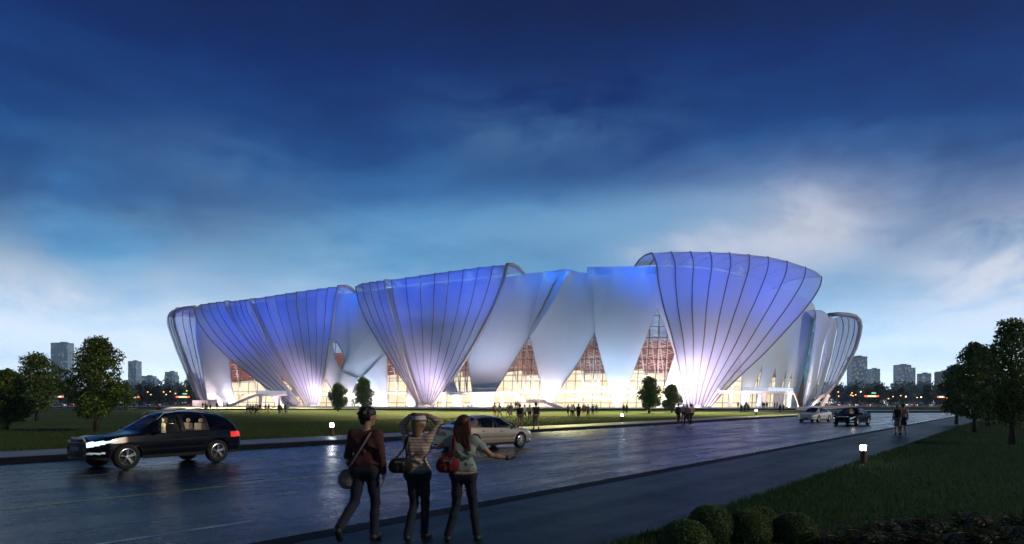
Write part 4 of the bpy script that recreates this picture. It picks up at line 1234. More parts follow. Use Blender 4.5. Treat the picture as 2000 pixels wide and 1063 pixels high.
def body_prims(p, fine=True, infl=0.0):
    J = skeleton(p); w_ = p.get('w', 1); fem = p.get('fem', 0); g = p.get('girth', 1)
    X = lambda j, dx, dy=0, dz=0: J[j]+v3(dx, dy, dz)
    P = []
    # trunk
    P.append(prim(J['hipL']+v3(-.01, -.02, .02), J['hipR']+v3(.01, -.02, .02), .105*g, .105*g, .05, BOT_))
    P.append(prim(X('waist', -.055*g), X('waist', .055*g), (.095-.012*fem)*g, (.095-.012*fem)*g, .09, TOP))
    P.append(prim(X('chest', -.075*w_), X('chest', .075*w_), .112*g, .112*g, .09, TOP))
    P.append(prim(J['shoL']*.86+J['neck']*.14+v3(0, 0, -.02), J['shoR']*.86+J['neck']*.14+v3(0, 0, -.02), .066, .066, .07, TOP))
    P.append(prim(J['neck']+v3(0, 0, -.05), J['head']+v3(0, -.02, -.06), .056-.006*fem, .05-.006*fem, .035, SKIN))
    # head: skull, jaw, nose, ears, brow
    hd = J['head']; yaw = p.get('yaw', 0); c, s_ = math.cos(yaw), math.sin(yaw)
    def hp(x, y, z): return hd+v3(x*c+y*s_, -x*s_+y*c, z)
    P.append(prim(hp(0, -.025, .03), hp(0, .025, .028), .088, .085, .03, SKIN))
    P.append(prim(hp(0, .03, -.01), hp(0, .055, -.075), .07, .04, .03, SKIN))
    if fine:
        P.append(prim(hp(0, .10, .005), hp(0, .118, -.025), .009, .013, .012, SKIN))
        for q in (-1, 1):
            P.append(prim(hp(.084*q, -.005, .012), hp(.086*q, -.012, -.018), .014, .010, .012, SKIN, sq=(1, 1, 1)))
            P.append(prim(hp(.015*q, .093, .022), hp(.05*q, .082, .022), .010, .009, .012, SKIN))
        P.append(prim(hp(-.018, .092, -.052), hp(.018, .092, -.052), .009, .009, .01, SKIN))
    for s, n in ((-1, 'L'), (1, 'R')):
        slv = p.get('sleeve', 'long')
        t1 = TOP; t2 = TOP if slv == 'long' else SKIN
        a, e, r_ = J['sho'+n], J['elb'+n], J['wri'+n]
        k_ = .92 if fem else 1.0
        mid = a.lerp(e, .55)
        P.append(prim(a, mid, .058*k_, .049*k_, .045, t1 if slv != 'none' else SKIN)); P.append(prim(mid, e, .049*k_, .041*k_, .02, t2))
        P.append(prim(e, e.lerp(r_, .35), .041*k_, .041*k_, .02, t2)); P.append(prim(e.lerp(r_, .35), r_, .041*k_, .028*k_, .02, t2))
        hdv = p.get('hand'+n, (r_-e)); hdv = v3(*hdv) if not isinstance(hdv, Vector) else hdv
        upv = v3(*p.get('hup'+n, (s, .2, .1)))
        P += hand_prims(r_, hdv, upv, s, p.get('curl', .5), p.get('spread', 1), fine)
        h, k2, an = J['hip'+n], J['kne'+n], J['ank'+n]
        lt = BOT_; lt2 = BOT_ if p.get('legs', 'long') == 'long' else SKIN
        P.append(prim(h, h.lerp(k2, .6), .088*g**.5, .068, .045, lt)); P.append(prim(h.lerp(k2, .6), k2, .068, .055, .03, lt))
        P.append(prim(k2, k2.lerp(an, .35)+v3(0, -.012, 0), .053, .054, .03, lt2)); P.append(prim(k2.lerp(an, .35)+v3(0, -.012, 0), an, .054, .037, .03, lt2))
        ft = v3(*p.get('foot'+n, (.02*s, .17, -.045)))
        P.append(prim(an+v3(0, -.035, -.03), an+ft, .042, .034, .03, SHOE))
    sl_ = p.get('slim', 1)
    if sl_ != 1:
        for q in P:
            if q['tag'] in (TOP, BOT_): q['ra'] *= sl_; q['rb'] *= sl_
    return P, J, hp
def hair_prims(hp, style, k=.02):
    P = []
    if style == 'short':
        P = [prim(hp(0, -.035, .045), hp(0, .02, .055), .094, .09, .02, HAIR), prim(hp(0, -.06, .0), hp(0, -.065, -.05), .07, .05, .03, HAIR)]
        for q in (-1, 1): P.append(prim(hp(.06*q, -.02, .03), hp(.072*q, -.02, -.02), .04, .022, .02, HAIR))
    elif style == 'tousled':
        P = hair_prims(hp, 'short')
        rr_ = random.Random(5)
        for i in range(26):
            a = rr_.uniform(0, 6.28); e = rr_.uniform(.0, 1.25)
            d = v3(math.cos(a)*math.cos(e), math.sin(a)*math.cos(e)-.25, math.sin(e))
            if d.y > .45: continue
            b_ = v3(0, -.015, .045)+d*.082; t_ = b_+d*.03+v3(.012*math.cos(a+1.5), -.01, -.018+.01*e)
            P.append(prim(hp(*b_), hp(*t_), .024, .008, .012, HAIR))
    elif style == 'long':
        P = [prim(hp(0, -.03, .045), hp(0, .02, .055), .096, .092, .02, HAIR)]
        rr_ = random.Random(8)
        for i in range(15):
            x = -.085+.17*i/14; 
            pts = [hp(x*.95, -.065, .03), hp(x*1.1+rr_.uniform(-.01, .01), -.095, -.10), hp(x*1.15+rr_.uniform(-.025, .025)+.02, -.11, -.21), hp(x*1.0+rr_.uniform(-.03, .03)+.05, -.125+rr_.uniform(-.02, .02), -.30-rr_.uniform(0, .06))]
            for a, b_, r0, r1 in zip(pts[:-1], pts[1:], (.036, .030, .021), (.030, .021, .009)): P.append(prim(a, b_, r0, r1, .010, HAIR))
        for q in (-1, 1): P.append(prim(hp(.07*q, .0, .03), hp(.085*q, -.02, -.12), .035, .02, .02, HAIR))
    elif style == 'bob':
        P = [prim(hp(0, -.03, .045), hp(0, .02, .055), .096, .09, .02, HAIR), prim(hp(0, -.06, .0), hp(0, -.07, -.13), .08, .06, .03, HAIR)]
    return P
# ---- materials
M_skin = mat('skin', (.36, .20, .14), .5, var=.06)
M_shoe = mat('dark_shoe_leather', (.02, .018, .018), .5)
HAIRM = {n_: mat('hair_'+n_, c, .55, var=.35, scale=40) for n_, c in (('black', (.008, .006, .006)), ('brown', (.04, .018, .010)), ('red_brown', (.085, .022, .014)), ('grey', (.20, .19, .18)), ('fair', (.20, .12, .06)))}
def cloth(name, c, var=.2, scale=14): return mat('cloth_'+name, c, .9, var=var, scale=scale, bump=.8, bscale=9)
CL = {n_: cloth(n_, c) for n_, c in dict(black=(.012,.012,.014), white=(.62,.60,.56), maroon=(.075,.026,.028), beige=(.46,.38,.32), teal=(.05,.20,.20), blue=(.04,.12,.32), red=(.45,.03,.025), khaki=(.34,.27,.18),
      denim=(.012,.018,.038), grey=(.18,.18,.19), yellow=(.55,.36,.03), green=(.03,.16,.10), pink=(.50,.30,.27), brown=(.10,.05,.03), purple=(.12,.03,.12), paleblue=(.30,.40,.55), navy=(.015,.022,.06), magenta=(.4,.05,.2), sage=(.26,.34,.30), darkred=(.16,.012,.02)).items()}
def stripes(name, c1, c2, freq):
    m, t_, b_ = newmat('cloth_'+name); s = t_.new('ShaderNodeSeparateXYZ'); t_.l.new(t_.obj(), s.inputs[0])
    zz_ = t_.m('ADD', s.outputs[2], t_.m('MULTIPLY', t_.noise(t_.obj(), 9, 3), .025))
    f_ = t_.m('GREATER_THAN', t_.m('SINE', t_.m('MULTIPLY', zz_, freq)), .45)
    t_.put(b_.inputs['Base Color'], t_.mix(f_, c1, c2)); b_.inputs['Roughness'].default_value = .9
    bn = t_.new('ShaderNodeBump'); bn.inputs['Strength'].default_value = .5; bn.inputs['Distance'].default_value = .02
    t_.l.new(t_.noise(t_.obj(), 16, 4), bn.inputs['Height']); t_.l.new(bn.outputs[0], b_.inputs['Normal'])
    return m
M_strp = stripes('striped', (.52, .43, .37), (.30, .22, .20), 150)
M_strw = stripes('striped_polo', (.6, .58, .55), (.12, .12, .14), 75)

def dressed(pose, label, loc, rz, scale, res, top, bottom, hair, group=None, skirt=False, style='short', shoe=None, hat=None, fine=True, folds=True):
    P, J, hp = body_prims(pose, fine)
    body = sdf_obj('person', P, res, [M_skin])
    tag(body, label, 'person', group); body.location = loc; body.rotation_euler = (0, 0, rz); body.scale = (scale,)*3
    def infl(q, d): 
        q = dict(q); q['ra'] += d; q['rb'] += d; q['tag'] = 0; return q
    # clothing: the same limbs a little thicker, cut cleanly at cuffs and hems
    tp = [infl(q, .013) for q in P if q['tag'] == TOP]
    ends = []
    for n in 'LR':
        a, e, r_ = J['sho'+n], J['elb'+n], J['wri'+n]
        if pose.get('sleeve', 'long') == 'long':
            ce, d_ = e.lerp(r_, .93), (r_-e).normalized()
            for q in tp:
                if (Vector(q['b'])-r_).length < .01: q['clip'] = [(tuple(ce), tuple(d_))]
        elif pose.get('sleeve') == 'short':
            m_ = a.lerp(e, .55); d_ = (e-a).normalized()
            for q in tp:
                if (Vector(q['b'])-m_).length < .01: q['clip'] = [(tuple(m_), tuple(d_))]; q['rb'] += .014
    tp.append(dict(a=tuple(J['hipL']+v3(-.0, -.015, .09)), b=tuple(J['hipR']+v3(.0, -.015, .09)), ra=.103, rb=.103, k=.08, clip=[((0, 0, pose.get('hem', .93)), (0, 0, -1))]))
    if folds:
        rr_ = random.Random(int(1e3*abs(loc[0]))+3)
        for i in range(9):
            z = rr_.uniform(1.0, 1.34); x = rr_.uniform(-.1, .1); q = rr_.choice((-1, 1))
            tp.append(dict(a=(x, -.108+J['chest'].y*.5, z), b=(x+q*rr_.uniform(.05, .11), -.098+J['chest'].y*.5, z+rr_.uniform(-.07, .05)), ra=.012, rb=.005, k=.03))
    ch = sdf_obj('shirt', tp, res, [top], body)
    bp = [infl(q, .012) for q in P if q['tag'] == BOT_]
    if skirt:
        bp = [infl(q, .012) for q in P if q['tag'] == BOT_][:1]
        kz = pose.get('skirt', .52)
        bp.append(dict(a=tuple(J['pelvis']+v3(-.04, 0, -.02)), b=tuple((J['kneL']+J['kneR'])/2+v3(-.04, 0, 0)), ra=.115, rb=.15, k=.05, clip=[((0, 0, kz), (0, 0, -1))]))
        bp.append(dict(a=tuple(J['pelvis']+v3(.04, 0, -.02)), b=tuple((J['kneL']+J['kneR'])/2+v3(.04, 0, 0)), ra=.115, rb=.15, k=.05, clip=[((0, 0, kz), (0, 0, -1))]))
    else:
        for n in 'LR':
            k2, an = J['kne'+n], J['ank'+n]
            d_ = (an-k2).normalized()
            for q in bp:
                if pose.get('legs', 'long') == 'long' and (Vector(q['b'])-an).length < .01: q['rb'] += .014; q['clip'] = [(tuple(an+d_*.02), tuple(d_))]
                if pose.get('legs', 'long') != 'long' and (Vector(q['b'])-k2).length < .01:
                    q['ra'] += .012; q['rb'] += .03; q['clip'] = [(tuple(k2+v3(0, 0, .02)), tuple((k2-J['hip'+n]).normalized()))]
    sdf_obj('skirt' if skirt else 'trousers' if pose.get('legs', 'long') == 'long' else 'shorts', bp, res, [bottom], body)
    for n in 'LR':
        sdf_obj('shoe', [infl(q, .008) for q in P if q['tag'] == SHOE and (Vector(q['a'])-J['ank'+n]).length < .1], res, [shoe or M_shoe], body)
    sdf_obj('hair', hair_prims(hp, style), res*.85, [hair], body)
    if hat is not None:
        hps = [prim(hp(0, -.03, .06), hp(0, .025, .07), .102, .098, .02, 0, clip=[(tuple(hp(0, 0, .015)), (0, 0, -1))]),
               prim(hp(-.05, .10, .035), hp(.05, .10, .035), .055, .055, .02, 0, clip=[(tuple(hp(0, 0, .028)), (0, 0, -1)), (tuple(hp(0, 0, .045)), (0, 0, 1))])]
        sdf_obj('hat', hps, res*.85, [hat], body)
    return body, J, hp

# ---------------------------------------------------------------- the three in front
YF = 8.35
def fx(px): return (px-1000)/F*YF
def fz(py): return H-(py-HY)/F*YF-.10
# man with shoulder bag, walking away
loc = (fx(714), YF, .10)
man = dict(slim=.92, w=1.0, yaw=.75, girth=1.02, sleeve='long', hem=.93, curl=.7, J=dict(
    hipL=(-.085, 0, .92), hipR=(.085, 0, .92), kneR=(.10, .10, .50), ankR=(.085, .08, .085), kneL=(-.13, -.05, .52), ankL=(-.22, -.36, .24),
    elbL=(-.235, -.02, 1.12), wriL=(-.20, .10, .90), elbR=(.235, -.06, 1.13), wriR=(.245, .0, .88), head=(.02, .03, 1.63)), footL=(-.01, .06, -.15), footR=(.02, .16, -.045), handR=(.01, .04, -1))
b1, J1, hp1 = dressed(man, 'dark-haired person in a maroon top with a grey bag strap across the back', loc, -.12, .955, .0095, CL['maroon'], CL['denim'], HAIRM['black'], 'three friends walking in the foreground', style='tousled')
sl = sdf_obj('shirt_sleeve', [prim(J1['elbL'].lerp(J1['wriL'], .1), J1['elbL'].lerp(J1['wriL'], .55), .058, .052, .01)], .01, [CL['white']], b1)
# woman with hat, both hands on it
loc2 = (fx(815), YF+.05, .10)
w1_ = dict(slim=.88, w=.93, fem=1, yaw=.5, sleeve='long', hem=.97, curl=.9, J=dict(
    shoL=(-.155, -.01, 1.43), shoR=(.155, -.01, 1.43), elbL=(-.225, .05, 1.62), wriL=(-.085, .04, 1.772), elbR=(.30, .04, 1.655), wriR=(.115, .04, 1.768),
    head=(.02, .03, 1.625), kneL=(-.07, .10, .50), ankL=(-.13, -.10, .10), kneR=(.085, .12, .50), ankR=(.07, .12, .085), ), handL=(.95, .1, .08), handR=(-.95, .1, .05), hupL=(0, .2, 1), hupR=(0, .2, 1), footL=(-.01, .12, -.07), footR=(.05, .17, -.04))
b2, J2, hp2 = dressed(w1_, 'person in a striped beige hoodie holding a knitted hat with both hands', loc2, -.05, .90, .0095, M_strp, CL['denim'], HAIRM['fair'], 'three friends walking in the foreground', style='bob', hat=M_strw)
hem = sdf_obj('shirt_hem', [dict(a=tuple(J2['hipL']+v3(-.0, -.015, .06)), b=tuple(J2['hipR']+v3(0, -.015, .06)), ra=.112, rb=.112, k=.05, clip=[((0, 0, .89), (0, 0, -1)), ((0, 0, .985), (0, 0, 1))])], .0095, [CL['teal']], b2)
# woman with long hair, arms spread
loc3 = (fx(905), YF, .10)
w2_ = dict(slim=.88, w=.93, fem=1, yaw=.15, sleeve='short', hem=.985, curl=.25, spread=1.15, J=dict(
    shoL=(-.155, -.01, 1.42), shoR=(.155, -.01, 1.42), elbL=(-.33, .06, 1.32), wriL=(-.40, .20, 1.30), elbR=(.38, .05, 1.20), wriR=(.62, .12, 1.155),
    head=(.0, .035, 1.625), kneL=(-.10, .03, .50), ankL=(-.21, -.06, .09), kneR=(.13, .10, .50), ankR=(.19, .02, .085)), handL=(-.9, .1, -.05), handR=(1, .15, .16), hupL=(0, .2, 1), hupR=(0, .3, 1))
b3, J3, hp3 = dressed(w2_, 'person with long red-brown hair and a sage T-shirt spreading both arms', loc3, -.02, .90, .0095, CL['sage'], CL['denim'], HAIRM['red_brown'], 'three friends walking in the foreground', style='long')
sdf_obj('shirt_hem', [dict(a=tuple(J3['hipL']+v3(-.0, -.015, .05)), b=tuple(J3['hipR']+v3(0, -.015, .05)), ra=.111, rb=.111, k=.05, clip=[((0, 0, .92), (0, 0, -1)), ((0, 0, .985), (0, 0, 1))])], .0095, [CL['pink']], b3)
sdf_obj('bracelet', [prim(J3['elbR'].lerp(J3['wriR'], .90), J3['elbR'].lerp(J3['wriR'], .94), .036, .036, .004)], .008, [M_shoe], b3)

# bags they carry
def bag(name, label, c, dims, m, strap, strap_m, cat='bag', sag=.75, rz=0):
    root = empty(name, label, cat, c)
    dx, dy, dz = dims
    P = [dict(a=(-dx*.30, 0, -dz*.12), b=(dx*.30, 0, -dz*.12), ra=dz*.36, rb=dz*.36, k=.06, sq=(1, dy/dz*1.1, 1)),
         dict(a=(-dx*.22, 0, dz*.12), b=(dx*.22, 0, dz*.12), ra=dz*.26, rb=dz*.26, k=.06, sq=(1, dy/dz*.9, 1))]
    for q in (-1, 1): P.append(dict(a=(dx*.16*q, -dy*.36, -dz*.3), b=(dx*.2*q, -dy*.3, dz*.2), ra=.014, rb=.008, k=.02))
    sdf_obj('bag_body', P, .011, [m], root)
    mb = MB()
    for s in strap: mb.tube([Vector(x)-Vector(c) for x in s], .013, 6)
    mb.build('strap', strap_m, root, smooth=True)
    mb = MB(); mb.box((0, -dy*.42, dz*.16), (dx*.5, .012, .02)); mb.box((dx*.2, -dy*.46, dz*.1), (.025, .012, .05)); mb.build('clasp', M_rib, root)
    return root
def wp(body, x, y, z):
    return Matrix.LocRotScale(body.location, body.rotation_euler, body.scale) @ Vector((x, y, z))
bag('shoulder_bag', 'pale grey messenger bag at the left hip of the person in maroon', tuple(wp(b1, -.21, -.05, .84)), (.10, .12, .30), CL['grey'],
    [[wp(b1, .12, .02, 1.47), wp(b1, .09, -.10, 1.42), wp(b1, .0, -.155, 1.25), wp(b1, -.11, -.15, 1.08), wp(b1, -.19, -.08, .98), wp(b1, -.21, -.05, .92)]], CL['grey'])
bag('handbag', 'big black handbag hanging behind the person with the hat', tuple(wp(b2, -.21, -.16, 1.08)), (.24, .14, .22), CL['black'],
    [[wp(b2, -.13, .05, 1.48), wp(b2, -.14, -.07, 1.46), wp(b2, -.17, -.14, 1.30), wp(b2, -.27, -.16, 1.17)], [wp(b2, -.12, .05, 1.48), wp(b2, -.12, -.075, 1.46), wp(b2, -.13, -.15, 1.32), wp(b2, -.12, -.17, 1.17)]], M_shoe)
bag('handbag', 'dark red slouchy handbag of the long-haired person', tuple(wp(b3, -.20, -.15, 1.10)), (.21, .14, .24), CL['darkred'],
    [[wp(b3, -.13, .03, 1.47), wp(b3, -.13, -.075, 1.45), wp(b3, -.14, -.15, 1.30), wp(b3, -.24, -.16, 1.2)], [wp(b3, -.12, .03, 1.475), wp(b3, -.115, -.08, 1.45), wp(b3, -.11, -.155, 1.32), wp(b3, -.14, -.17, 1.2)]], CL['darkred'])

# ---------------------------------------------------------------- people of middle size
WALKA = dict(J=dict(kneL=(-.095, .18, .53), ankL=(-.10, .24, .09), kneR=(.095, -.02, .50), ankR=(.10, -.28, .16), elbL=(-.23, -.12, 1.14), wriL=(-.23, -.06, .89), elbR=(.23, .05, 1.13), wriR=(.22, .20, .93)), footR=(.02, .10, -.12))
WALKB = dict(J=dict(kneR=(.095, .16, .53), ankR=(.10, .22, .09), kneL=(-.095, -.0, .50), ankL=(-.10, -.24, .14), elbR=(.23, -.12, 1.14), wriR=(.23, -.06, .89), elbL=(-.23, .05, 1.13), wriL=(-.22, .20, .93)), footL=(-.02, .10, -.12))
STAND = dict(J=dict(ankL=(-.12, -.02, .085), ankR=(.12, .02, .085)))
def upd(a, **k):
    d = dict(a); j = dict(a.get('J', {})); j.update(k.pop('J', {})); d.update(k); d['J'] = j; return d
def mid(px, py, toph, pose, label, rz, top, bottom, hair, z=.15, res=.02, **kw):
    p = gp(px, py, z); sc_ = (py-toph)/F*p.y/1.75
    return dressed(pose, label, p, rz, sc_, res, top, bottom, hair, fine=False, folds=False, **kw)[0]
mid(1753, 849, 791, upd(WALKB, fem=1, w=.92, sleeve='none', legs='short', hem=.97, skirt=.50, J=dict(elbL=(-.22, -.02, 1.12), wriL=(-.24, .03, .88), elbR=(.2, .05, 1.15), wriR=(.24, .1, 1.0))),
    'fair-haired person in a black camisole and grey skirt arm in arm on the pavement', -.45, CL['black'], CL['grey'], HAIRM['fair'], .1, skirt=True, style='bob', group='couple on the pavement')
mid(1764, 849, 789, upd(STAND, legs='short', w=1.02, sleeve='short', J=dict(elbL=(-.26, .02, 1.15), wriL=(-.20, .16, 1.08), kneL=(-.095, .1, .52), ankL=(-.1, .12, .085))),
    'person in a pale pink shirt and dark shorts beside the fair-haired one on the pavement', -.45, CL['pink'], CL['navy'], HAIRM['black'], .1, group='couple on the pavement')
G = 'strollers on the lawn in the middle'
mid(1047, 839, 787, upd(WALKA, legs='short', sleeve='short', w=1.1, girth=1.12), 'big person in a black shirt and pale shorts stepping onto the path edge', .2, CL['black'], CL['khaki'], HAIRM['brown'], group=G)
mid(1015.5, 835, 790, upd(WALKB, legs='short', sleeve='short', w=1.1, girth=1.15), 'stout person in a black shirt and khaki shorts left of the biggest stroller', -.1, CL['black'], CL['khaki'], HAIRM['black'], group=G)
G = 'four people by the kerb below the big petal'
mid(1325, 827, 789, upd(WALKA), 'person in a dark purple top, leftmost of the four by the kerb', -.5, CL['purple'], CL['black'], HAIRM['black'], group=G)
mid(1335, 825.5, 788.5, upd(WALKB, fem=1), 'person in a white top, second of the four by the kerb', -.5, CL['white'], CL['magenta'], HAIRM['grey'], group=G)
mid(1342, 831, 790, upd(WALKA, fem=1), 'person in a brown jacket, third of the four by the kerb', .5, CL['brown'], CL['black'], HAIRM['brown'], group=G, style='bob')
mid(1350, 829, 789.5, upd(WALKB), 'person in a pinkish brown top, rightmost of the four by the kerb', .4, CL['pink'], CL['black'], HAIRM['brown'], group=G)

# ---------------------------------------------------------------- far people: one mesh each, copied, clothes by material
def far_proto(pose, skirt=False, hairs='short'):
    P, J, hp = body_prims(pose, False)
    for q in P:
        if q['tag'] in (TOP, BOT_): q['ra'] += .012; q['rb'] += .012
    if skirt: P.append(prim(J['pelvis'], (J['kneL']+J['kneR'])/2, .13, .16, .04, BOT_, clip=[((0, 0, .5), (0, 0, -1))]))
    P += hair_prims(hp, hairs)
    o = sdf_obj('person', P, .028, [M_skin, CL['black'], CL['denim'], HAIRM['black'], M_shoe], multi=True)
    return o
FP = [far_proto(WALKA), far_proto(WALKB), far_proto(upd(STAND, sleeve='short', legs='short')), far_proto(upd(STAND, fem=1, sleeve='short', legs='short'), True, 'bob'), far_proto(STAND),
      far_proto(upd(STAND, sleeve='short', J=dict(elbR=(.32, .02, 1.45), wriR=(.25, .05, 1.72), ankL=(-.13, 0, .085))))]
used = set()
GA, GB, GC, GD, GE, GF, GG = ('people by the left end stairs', 'file of people on the lawn at the left', 'four people before the left petals', 'strollers on the lawn in the middle', 'people on the lawn before the glass triangles', 'two people by the foot of the wall', 'people on the plaza before the right terrace')
FAR = [
 (396,799,790,0,'blue','navy','black',GA,'person in a blue jacket by the left end stairs'), (401,799.5,789.5,4,'red','grey','brown',GA,'person in a red top half hidden by the left end stairs'),
 (404,806,789,0,'teal','khaki','black',GA,'person in a teal jacket and khaki trousers near the left end stairs'), (411,806.5,790,1,'black','khaki','black',GA,'person in a black jacket and khaki trousers near the left end stairs'),
 (423.5,802,790,4,'black','black','black',GA,'person all in black standing alone right of the left end stairs'), (436,800,789,4,'grey','khaki','black',GA,'person in a grey top before the white wall foot, left of two'), (444,800,789,0,'black','grey','black',GA,'person in a black jacket before the white wall foot, right of two'),
 (482.5,807,790,0,'white','black','black',GB,'person in a white top and black trousers leading the file at the left'), (485.8,806,790.5,1,'white','navy','black',GB,'person in a white shirt and navy trousers second in the file'),
 (489.5,807.5,791.5,0,'paleblue','navy','black',GB,'person in a pale blue top in the file of people'), (494,808,791,1,'darkred','black','brown',GB,'person in a dark red top in the file of people'),
 (499,808,790.5,0,'white','black','black',GB,'person in a white shirt and black trousers in the middle of the file'), (502.6,805.5,790,0,'red','navy','black',GB,'person in a bright red top in the file of people'),
 (508,806,790,2,'black','khaki','black',GB,'person in a black top at the right of the file'), (519,805.5,789,0,'black','pink','black',GB,'person in a black top walking alone behind the file'), (525,808.5,789.5,3,'black','white','black',GB,'person in a black top and white skirt behind the file'),
 (545,808,788.5,4,'brown','black','brown',GC,'broad person in a brown jacket, left of the four before the petals'), (549.5,806.5,788,1,'white','navy','brown',GC,'person in a white shirt, second of the four before the petals'),
 (557,807,788.5,0,'red','black','black',GC,'person in a bright red jacket, third of the four before the petals'), (561.5,807,787.5,4,'paleblue','paleblue','black',GC,'person in pale blue, rightmost of the four before the petals'),
 (966,813.5,787.5,3,'white','red','black',GD,'person in a white top and red trousers by the silver car'), (976,813,788,0,'grey','khaki','black',GD,'person in a grey top right of the one in red trousers'),
 (992.5,814.5,789.5,1,'white','khaki','brown',GD,'person in white and khaki left of the striped shirt'), (998,815,787.5,4,'grey','khaki','black',GD,'person in a striped grey shirt and khaki trousers'),
 (1007,803,789,4,'pink','pink','black',GD,'small person in pale pink far on the plaza behind the strollers, left'), (1010.5,803,788.5,4,'pink','white','brown',GD,'small person in pale pink and white far on the plaza, middle'), (1013.5,803,789,4,'white','pink','black',GD,'small person in white and pink far on the plaza, right'),
 (1025,822,792,0,'white','khaki','black',GD,'person in a white top between the two big strollers'), (1035,822,792.5,1,'white','brown','fair',GD,'person in a white shirt and brown trousers left of the biggest stroller'),
 (1109.5,814,791,2,'grey','black','black',GE,'person with a grey back before the glass triangle, leftmost'), (1117,817,790,0,'white','black','black',GE,'person in a white shirt and black shorts before the glass triangle'), (1119.8,813,793,4,'black','grey','black',GE,'person in black partly behind the white shirt'),
 (1130,821.5,789,3,'black','black','black',GE,'person in a long black dress on the lawn'), (1139.5,808.5,792,4,'pink','red','black',GE,'person in pink beyond the black dress'), (1142.3,807.5,792,4,'grey','darkred','black',GE,'person in grey and dark red beyond the black dress'),
 (1148.5,815.5,790,0,'grey','brown','black',GE,'person in a grey shirt and brown trousers right of the black dress'), (1158,811.5,791.5,5,'green','navy','black',GE,'person in a green top raising one arm'), (1165,807,792,2,'khaki','black','black',GE,'person in a khaki top at the right of the lawn group'),
 (1218,807,790,0,'red','black','black',GF,'person in a red top by the foot of the wall'), (1224,808,789.5,4,'black','black','black',GF,'person in black beside the red top by the foot of the wall'),
 (1441.6,803,789.5,4,'yellow','khaki','black',GG,'person in a yellow jacket on the plaza'), (1448,806,789,4,'black','black','black',GG,'person in a black coat right of the yellow jacket'), (1454.5,806,789,4,'green','black','black',GG,'person in a dark green coat on the plaza'),
 (1457.5,803,789,4,'khaki','khaki','brown',GG,'person in khaki half behind the dark green coat'), (1461.6,805,790,4,'teal','black','black',GG,'person in teal at the right of the yellow jacket group'),
 (1489.5,802.5,789.5,4,'black','brown','black',GG,'person in black, left of the close pair on the plaza'), (1492.5,802.5,789.5,4,'darkred','black','black',GG,'person in dark red, right of the close pair on the plaza'), (1498,802.5,789.5,4,'brown','black','brown',GG,'person in brown beside the close pair on the plaza'),
 (1513,802,790.5,4,'grey','black','black',GG,'slim person in grey on the plaza, left of two'), (1518,802,790.5,0,'black','grey','black',GG,'slim person in black on the plaza, right of two'),
 (1523.5,806,790.5,4,'black','navy','black',GG,'broad person in a black coat near the right end of the terrace'), (1530,803.5,789.5,4,'green','black','black',GG,'person in a dark green jacket at the right end of the terrace')]
rr = random.Random(2)
for px, py, yt_, pi_, tc_, bc_, hc_, g_, lab in FAR:
    z = .5 if (py < 803.2) else .15
    p = gp(px, py, z) if z == .15 else gp(px, max(py, 798.5), .5)
    if z == .5 and p.y < 158.2: p = Vector(((px-1000)/F*158.8, 158.8, .5))
    o = FP[pi_]
    if pi_ in used: o = o.copy(); COL.objects.link(o)
    used.add(pi_)
    s_ = (py-yt_)/F*p.y/1.75; s_ = min(1.12, max(.86, s_))
    o.location = p; o.scale = (s_,)*3; o.rotation_euler = (0, 0, rr.uniform(-.7, .7) if rr.random() < .75 else rr.uniform(2.4, 3.6))
    tag(o, lab, 'person', g_)
    for i, m in ((1, CL[tc_]), (2, CL[bc_]), (3, HAIRM[hc_])):
        o.material_slots[i].link = 'OBJECT'; o.material_slots[i].material = m
for i, o in enumerate(FP):
    if i not in used: bpy.data.objects.remove(o)
# ================================================================== cars
M_tyre = mat('tyre', (.012, .012, .012), .8)
M_rim = mat('alloy_rim', (.55, .56, .58), .28, 1.0, var=.05)
M_chrome = mat('chrome', (.75, .76, .78), .12, 1.0, var=.02)
M_under = mat('black_plastic', (.012, .012, .013), .6)
M_seat = mat('beige_seat', (.42, .34, .25), .7)
M_plate = mat('number_plate', (.45, .42, .34), .5)
M_plateb = mat('blue_number_plate', (.03, .05, .16), .5)
M_hl_on = mat('headlight_lit', (.8, .95, 1), emit=(.55, .88, 1), es=1.7, var=0)
M_hl_dim = mat('headlight_dim', (.7, .8, .8), .15, emit=(.6, .85, .9), es=.25, var=.1)
M_tl_on = mat('tail_light_lit', (.5, .02, .015), .2, emit=(1, .03, .015), es=.7, var=0)
M_tl = mat('tail_light', (.16, .008, .008), .2, var=.1)
M_cglass = newglass('car_glass', (.50, .55, .55), .03, .78)
def paint(name, c, metal=.3, rough=.28, coat=.6): return mat('car_paint_'+name, c, rough, metal, var=.04, coat=coat, spec=.03 if coat < .05 else .2 if coat < .2 else .5)
